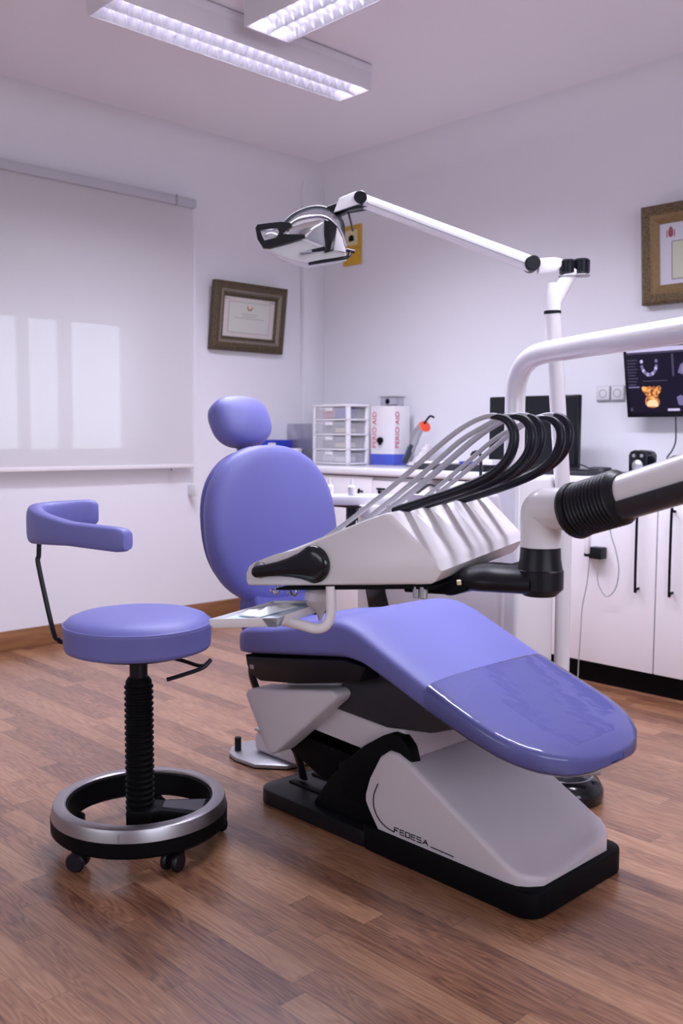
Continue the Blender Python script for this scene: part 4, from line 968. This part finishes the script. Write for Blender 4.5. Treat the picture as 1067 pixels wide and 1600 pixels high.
# ------------------------------------------------------------------ instrument console
R0 = V((3.151, -2.557, .752)); EX = V((.974, .229, 0)).normalized(); EY = V((-.229, .974, 0)).normalized()
# the console was drawn at full size around R0; it is 0.88 as big and stands at R1
R1 = V((3.315, -2.747, .791))
SIZE = Matrix.Translation(R1) @ Matrix.Scale(.88, 4) @ Matrix.Translation(-R0)
def L(e, f, z): return R0+EX*e+EY*f+V((0, 0, z))
def console():
    t = thing('instrument_console', tuple(SIZE @ L(-.2, .2, 0)), 'white instrument console with five looped hoses hanging over the chair', 'dental console')
    W = .47
    def prof(f, ins=0.):
        q = f/W
        rz, bz = .018*q, .03*q
        nose = [(-.517, -.050), (-.524, -.040), (-.5245, -.022), (-.516, -.006), (-.502, .004)]
        ridge = (-.112+.03*q, .158+rz); rear = (.026+.004*q, .043+bz)
        pts = list(nose)
        for k in range(1, 6): s_ = k/6; pts.append((lerp(-.502, ridge[0], s_), lerp(.004, ridge[1], s_)))
        # rounded ridge and grooved back slope
        nG = 14
        gro = 0.
        for k in range(5):
            d_ = f-(.105+.082*k); gro += math.exp(-(d_/.006)**2) if d_ < 0 else math.exp(-(d_/.015)**2)
        gro *= .0105
        nx, nz = .64, .77
        for k in range(nG+1):
            s_ = k/nG; g = gro*(1-min(1, s_/.72))**.8 if s_ < .72 else 0
            rd = .006*max(0, 1-s_/.06)+.006*max(0, 1-(1-s_)/.06)
            pts.append((lerp(ridge[0], rear[0], s_)-nx*(g+rd), lerp(ridge[1], rear[1], s_)-nz*(g+rd)))
        pts += [(rear[0]+.001, rear[1]-.012), (.012, .008+bz*.9), (.0, .0+bz*.8), (-.05, -.006+bz*.6)]
        for k in range(1, 5): s_ = k/5; pts.append((lerp(-.05, -.5, s_), lerp(-.006+bz*.6, -.0495, s_)))
        if ins:
            ce = sum(a for a, _ in pts)/len(pts); cz = sum(b for _, b in pts)/len(pts)
            pts = [(a-math.copysign(min(ins, abs(a-ce)), a-ce), b-math.copysign(min(ins, abs(b-cz)), b-cz)) for a, b in pts]
        return pts
    fs = [(0, .006), (.002, .003), (.006, .0)]+[(.006+(W-.012)*k/90, 0.) for k in range(1, 91)]+[(W-.002, .003), (W, .006)]
    m = MB(); m.loft([[L(a, f, b_) for a, b_ in prof(f, i)] for f, i in fs]); sh = m.build('shell', 'white', t, 35)
    m = MB(); m.prism([(-.43, -.048), (-.43, -.054), (-.05, -.016), (.01, -.012), (.01, -.004), (-.05, -.004)], lambda a, b_, d: L(a, d, b_), .004, W-.01, .001, 1); m.build('underside', 'blackmat', t)
    # black handle on the near cheek (teardrop) and its twin on the far cheek
    for nm, fo, s_ in (('side_handle', -.001, -1), ('side_handle', W+.001, 1)):
        c0 = (-.478, -.010, .0155); c1 = (-.312, .021, .0455); rg = []
        import_n = 40
        def contour(sc_):
            o = []
            ang = math.atan2(c1[1]-c0[1], c1[0]-c0[0]); dl = math.hypot(c1[0]-c0[0], c1[1]-c0[1]); be = math.acos((c0[2]-c1[2])/dl)
            for k in range(15): a = ang+be+(2*PI-2*be)*k/14; o.append((c0[0]+c0[2]*sc_*math.cos(a), c0[1]+c0[2]*sc_*math.sin(a)))
            # concave neck between the small and the large end
            for k in range(1, 5):
                s2 = k/5; x_, y_ = lerp(c0[0], c1[0], s2), lerp(c0[1], c1[1], s2); rr = (c0[2]+(c1[2]-c0[2])*s2**2.4)*sc_; o.append((x_+rr*math.sin(ang)*1., y_-rr*math.cos(ang)))
            for k in range(21): a = ang-be+(2*be)*k/20; o.append((c1[0]+c1[2]*sc_*math.cos(a), c1[1]+c1[2]*sc_*math.sin(a)))
            for k in range(1, 5):
                s2 = 1-k/5; x_, y_ = lerp(c0[0], c1[0], s2), lerp(c0[1], c1[1], s2); rr = (c0[2]+(c1[2]-c0[2])*s2**2.4)*sc_; o.append((x_-rr*math.sin(ang), y_+rr*math.cos(ang)))
            return o
        for d, sc_ in ((0, 1.), (.007, 1.), (.012, .95), (.016, .84), (.018, .6), (.0185, .2)):
            rg.append([L(a, fo+s_*d, b_) for a, b_ in contour(sc_)])
        m = MB(); m.loft(rg); hd = m.build(nm, 'blackgloss', t, 50)
        m = MB(); m.lathe([(0, 0), (.021, 0), (.021, .004), (.0195, .005), (0, .005)], L(-.474, fo, -.006), 24, EY*s_); m.build('handle_washer', 'steel', hd)
    # whip arms and their tubes
    base = [(-.135, .150), (-.115, .158), (-.05, .180), (.02, .2035), (.085, .230), (.122, .252), (.147, .278), (.160, .308), (.161, .338), (.149, .360), (.130, .370), (.108, .372)]
    hose = [(.130, .370), (.108, .374), (.078, .368), (.04, .350), (-.01, .316), (-.09, .252), (-.175, .186), (-.27, .118), (-.38, .045)]
    var = [(0, 0, 0), (.006, .002, .01), (-.006, .005, -.014), (.01, .002, .012), (.0, .010, -.02)]
    for k in range(5):
        f = .075+.087*k; de, dz, dy = var[k]; de -= .006*k*0
        path = curve([L(a+de*(1 if a > -.1 else 0), f, b_+dz) for a, b_ in base], 5); n = len(path)
        rr = [.0135]*(n-22)+[lerp(.0135, .012, i/11) for i in range(12)]+[lerp(.012, .0065, i/9) for i in range(10)]
        m = MB(); m.tube(path, rr, 12, sx=.85, sy=.9, up=(0, 0, 1)); wa = m.build('whip_arm', 'navyhose', t, 60)
        m = MB(); hp = [L(a+de+(0 if i < 4 else -.01*(k % 2)), f+dy*(i/8)+(.004 if i > 1 else 0), b_+dz*(1-i/8)) for i, (a, b_) in enumerate(hose)]
        m.tube(curve(hp, 5), [.0062, .0066, .0082, .006, .0066][k], 10); m.build('supply_tube', 'greyhose', t, 60)
    # fittings below
    m = MB()
    for e, r in ((-.040, .0085), (-.022, .0095)): m.cyl(L(e, .012, -.036), L(e, .012, -.008), r, 14, .002)
    m.build('adjusting_screw', 'alu', t)
    m = MB(); m.cyl(L(.062, .02, .003), L(.062, .018, .012), .005, 12); m.build('yellow_stud', 'cream', t)
    # black swivel arm under the shell and its elbow
    E0 = V((3.318, -2.372, 0))
    m = MB(); cv = curve([tuple(L(-.02, .14, -.018)), tuple(L(.05, .14, .003)), (3.22, -2.435, .762), (3.29, -2.385, .760)], 6)
    m.tube(cv, [.034]*len(cv), 20, sx=.85, sy=1.7, up=(0, 0, 1)); m.cyl(V((3.314, -2.372, .727)), V((3.314, -2.372, .80)), .052, 28, .016)
    m.lathe([(.051, .775), (.049, .79), (.0455, .81), (.0445, .834), (0, .834)], (3.314, -2.372, 0), 28); m.build('swivel_arm', 'black', t)
    m = MB(); m.prism([(-.10, -.02), (.03, -.004), (.075, .022), (.11, .026), (.11, .006), (.03, -.03), (-.10, -.035)], lambda a, b_, d: L(a, d, b_), .06, .34, .003, 1); m.build('mounting_plate', 'blackmat', t)
    m = MB(); pth = [(3.314, -2.372, .836), (3.314, -2.372, .875)]+curve([(3.314, -2.372, .895), (3.316, -2.373, .912), (3.328, -2.375, .922), (3.352, -2.379, .924)], 5)+[(3.43, -2.389, .928)]
    m.tube(pth, [.0445, .0455]+[.0465]*16+[.047], 28); m.build('elbow', 'whitegloss', t)
    # bellows ribs and the balanced arm
    D0 = V((3.420, -2.388, .926)); D1 = V((3.99, -2.468, 1.106)); dd = (D1-D0).normalized()
    prof = [(.030, 0.), (.056, 0.)]; z = .002
    for k in range(12): prof += [(.0585, z+.003), (.0585, z+.0052), (.0555, z+.0075)]; z += .0098
    prof += [(.052, z+.003), (.046, z+.01), (.03, z+.01)]
    m = MB(); m.lathe(prof, D0-dd*.006, 36, dd); m.lathe([(.059, -.016), (.062, -.008), (.060, .004), (.05, .006), (.049, -.016)], D0, 30, dd, True); m.build('bellows', 'black', t, 28)
    m = MB(); m.tube([D0+dd*.06+V((0, 0, .004)), D1+V((0, 0, .004))], .040, 28, sx=1.0, sy=.95); m.build('balanced_arm', 'whitegloss', t)
    m = MB(); sd = dd.cross(V((0, 0, 1))).normalized(); up = sd.cross(dd)
    rg = []
    for p_ in (D0+dd*.06, D1): rg.append([p_+sd*a+up*b_ for a, b_ in ((-.0405, -.012), (.0405, -.012), (.0405, -.022), (.034, -.036), (.02, -.047), (-.02, -.047), (-.034, -.036), (-.0405, -.022))])
    m.loft(rg); m.build('arm_underside', 'charcoal', t)
    m = MB(); m.cyl(D1-V((0, 0, .06)), D1+V((0, 0, .05)), .05, 24, .01); m.build('arm_pivot', 'whitegloss', t)
console()

# small instrument tray on its bracket
def tray():
    zt = .66
    A, B, C, D = V((2.764, -2.878, zt)), V((2.855, -2.752, zt)), V((2.764, -2.500, zt)), V((2.676, -2.612, zt))
    t = thing('bracket_tray', tuple(SIZE @ ((A+C)/2)), 'white instrument tray held on a bent bracket below the console', 'tray')
    ce = (A+B+C+D)/4
    def quad(s_, z): return [ce+(p-ce)*s_+V((0, 0, z)) for p in (A, B, C, D)]
    m = MB(); m.loft([quad(.94, -.022), quad(.985, -.014), quad(1., -.002), quad(1., 0), quad(.965, 0), quad(.95, -.008), quad(.3, -.008)]); m.build('tray_pan', 'white', t, 30)
    e = (C-B).normalized(); o = (B-A).normalized()
    c1 = B+(C-B)*.06; 
    m = MB(); m.loft([[B+V((0, 0, -.001))+q for q in (-o*.035, o*.001+e*.0, o*.001+e*.035, V((0, 0, .0)))], [B+V((0, 0, -.022))+q*.9 for q in (-o*.02, e*.0, e*.02, V((0, 0, 0)))]]); m.build('corner_insert', 'greyplastic', t)
    m = MB(); m.tube(curve([(2.80, -2.70, .640), (2.845, -2.668, .630), (2.872, -2.645, .622), (2.888, -2.628, .630), (2.894, -2.618, .655), (2.892, -2.615, .69), (2.888, -2.612, .722)], 7), .0125, 14); m.build('bracket', 'white', t)
    return A, B, C, D
A, B, C, D = tray()
def sheet(name, mt, corners, z, amp, label, cat, n=16, seed=1):
    rnd = random.Random(seed); a, b_, c, d = corners; b = bmesh.new(); g = []
    ph = [rnd.uniform(0, 6.28) for _ in range(6)]
    for i in range(n+1):
        row = []
        for j in range(n+1):
            u, v = i/n, j/n; p = a.lerp(b_, u).lerp(d.lerp(c, u), v)
            h = amp*(.5+.5*math.sin(7*u+ph[0]+3*v))*(.5+.5*math.sin(9*v+ph[1]-2*u))+amp*.4*abs(math.sin(13*(u+v)+ph[2]))
            e = min(u, v, 1-u, 1-v); h *= min(1, e*6)
            row.append(b.verts.new(V((p.x, p.y, z+h))))
        g.append(row)
    for i in range(n):
        for j in range(n): b.faces.new((g[i][j], g[i+1][j], g[i+1][j+1], g[i][j+1]))
    bmesh.ops.recalc_face_normals(b, faces=b.faces[:])
    mb = MB(); mb._merge(b); o = mb.build(name, mt, None, 60); md = o.modifiers.new('thick', 'SOLIDIFY'); md.thickness = .0008; md.offset = 1
    return tag(o, label, cat)
ce = (A+B+C+D)/4
qs = [ce+(p-ce)*.93 for p in (A, B, C, D)]
sheet('paper_bib', 'bib', qs, .653, .003, 'pale blue paper liner spread over the bracket tray', 'liner', seed=3)
q2 = [A.lerp(C, .22), A.lerp(C, .22).lerp(B, .55), B.lerp(C, .55).lerp(D, .25), D.lerp(C, .35).lerp(A, .1)]
sheet('crumpled_wrapper', 'sheet', q2, .6575, .012, 'crumpled white wrapper lying on the blue tray liner', 'wrapper', seed=8)
# clear sterile pouch hanging by the console edge
rnd = random.Random(4); m = MB(); rings = []
pc = L(-.335, .05, -.075)
for z, s_ in ((.030, .6), (.018, .95), (.0, 1.), (-.014, .8), (-.022, .45), (-.040, .18), (-.052, .10)):
    rings.append([pc+EX*(.042*s_*math.cos(2*PI*k/14)*rnd.uniform(.85, 1.1)+(.006 if z < -.02 else 0))+EY*(.025*s_*math.sin(2*PI*k/14)*rnd.uniform(.85, 1.1))+V((0, 0, z)) for k in range(14)])
m.loft(rings); tag(m.build('plastic_pouch', 'pouch', None, 20), 'crumpled clear plastic pouch hanging under the console above the tray', 'pouch')
for e, lab in ((-.47, 'bright metal clip dangling under the nose of the console'), (-.415, 'bright metal clip dangling nearer the plastic pouch')):
    m = MB(); c0 = L(e, .06, -.05); m.tube(curve([c0, c0+EX*.008-V((0, 0, .014)), c0-EX*.002-V((0, 0, .024)), c0-EX*.012-V((0, 0, .016)), c0-EX*.018-V((0, 0, .020))], 5), .004, 8)
    tag(m.build('instrument_clip', 'chrome'), lab, 'clip', 'metal clips under the console')

SIZE = None
# ------------------------------------------------------------------ light, world, camera
w_ = bpy.data.worlds.new('daylight'); sc.world = w_; w_.use_nodes = True
bg = w_.node_tree.nodes['Background']; bg.inputs['Color'].default_value = (.86, .90, 1.0, 1); bg.inputs['Strength'].default_value = 2.2

cam = bpy.data.cameras.new('camera'); co = bpy.data.objects.new('camera', cam); COL.objects.link(co)
a, pitch, roll = .8056607, .0805439, .0047758
cp, sp = math.cos(pitch), math.sin(pitch)
Xd = V((math.cos(a), -math.sin(a), 0)); Yd = V((math.sin(a), math.cos(a), 0))
def toroom(v): return V((v.dot(Xd), v.dot(Yd), v.z))
fw = V((0, cp, -sp)); r = V((1, 0, 0)); u = V((0, sp, cp))
r2 = r*math.cos(roll)+u*math.sin(roll); u2 = -r*math.sin(roll)+u*math.cos(roll)
fw, r2, u2 = toroom(fw), toroom(r2), toroom(u2)
co.matrix_world = Matrix(((r2.x, u2.x, -fw.x, 4.515), (r2.y, u2.y, -fw.y, -4.14), (r2.z, u2.z, -fw.z, 1.08), (0, 0, 0, 1)))
cam.sensor_fit = 'VERTICAL'; cam.sensor_height = 36.; cam.lens = 1475.45/1600*36; cam.clip_start = .02
cam.dof.use_dof = True; cam.dof.focus_distance = 2.35; cam.dof.aperture_fstop = 4.5
sc.camera = co
sc.view_settings.view_transform = 'Standard'; sc.view_settings.look = 'None'; sc.view_settings.gamma = 1; sc.view_settings.use_curve_mapping = False
sc.view_settings.exposure = 0.0
sc.cycles.use_denoising = True
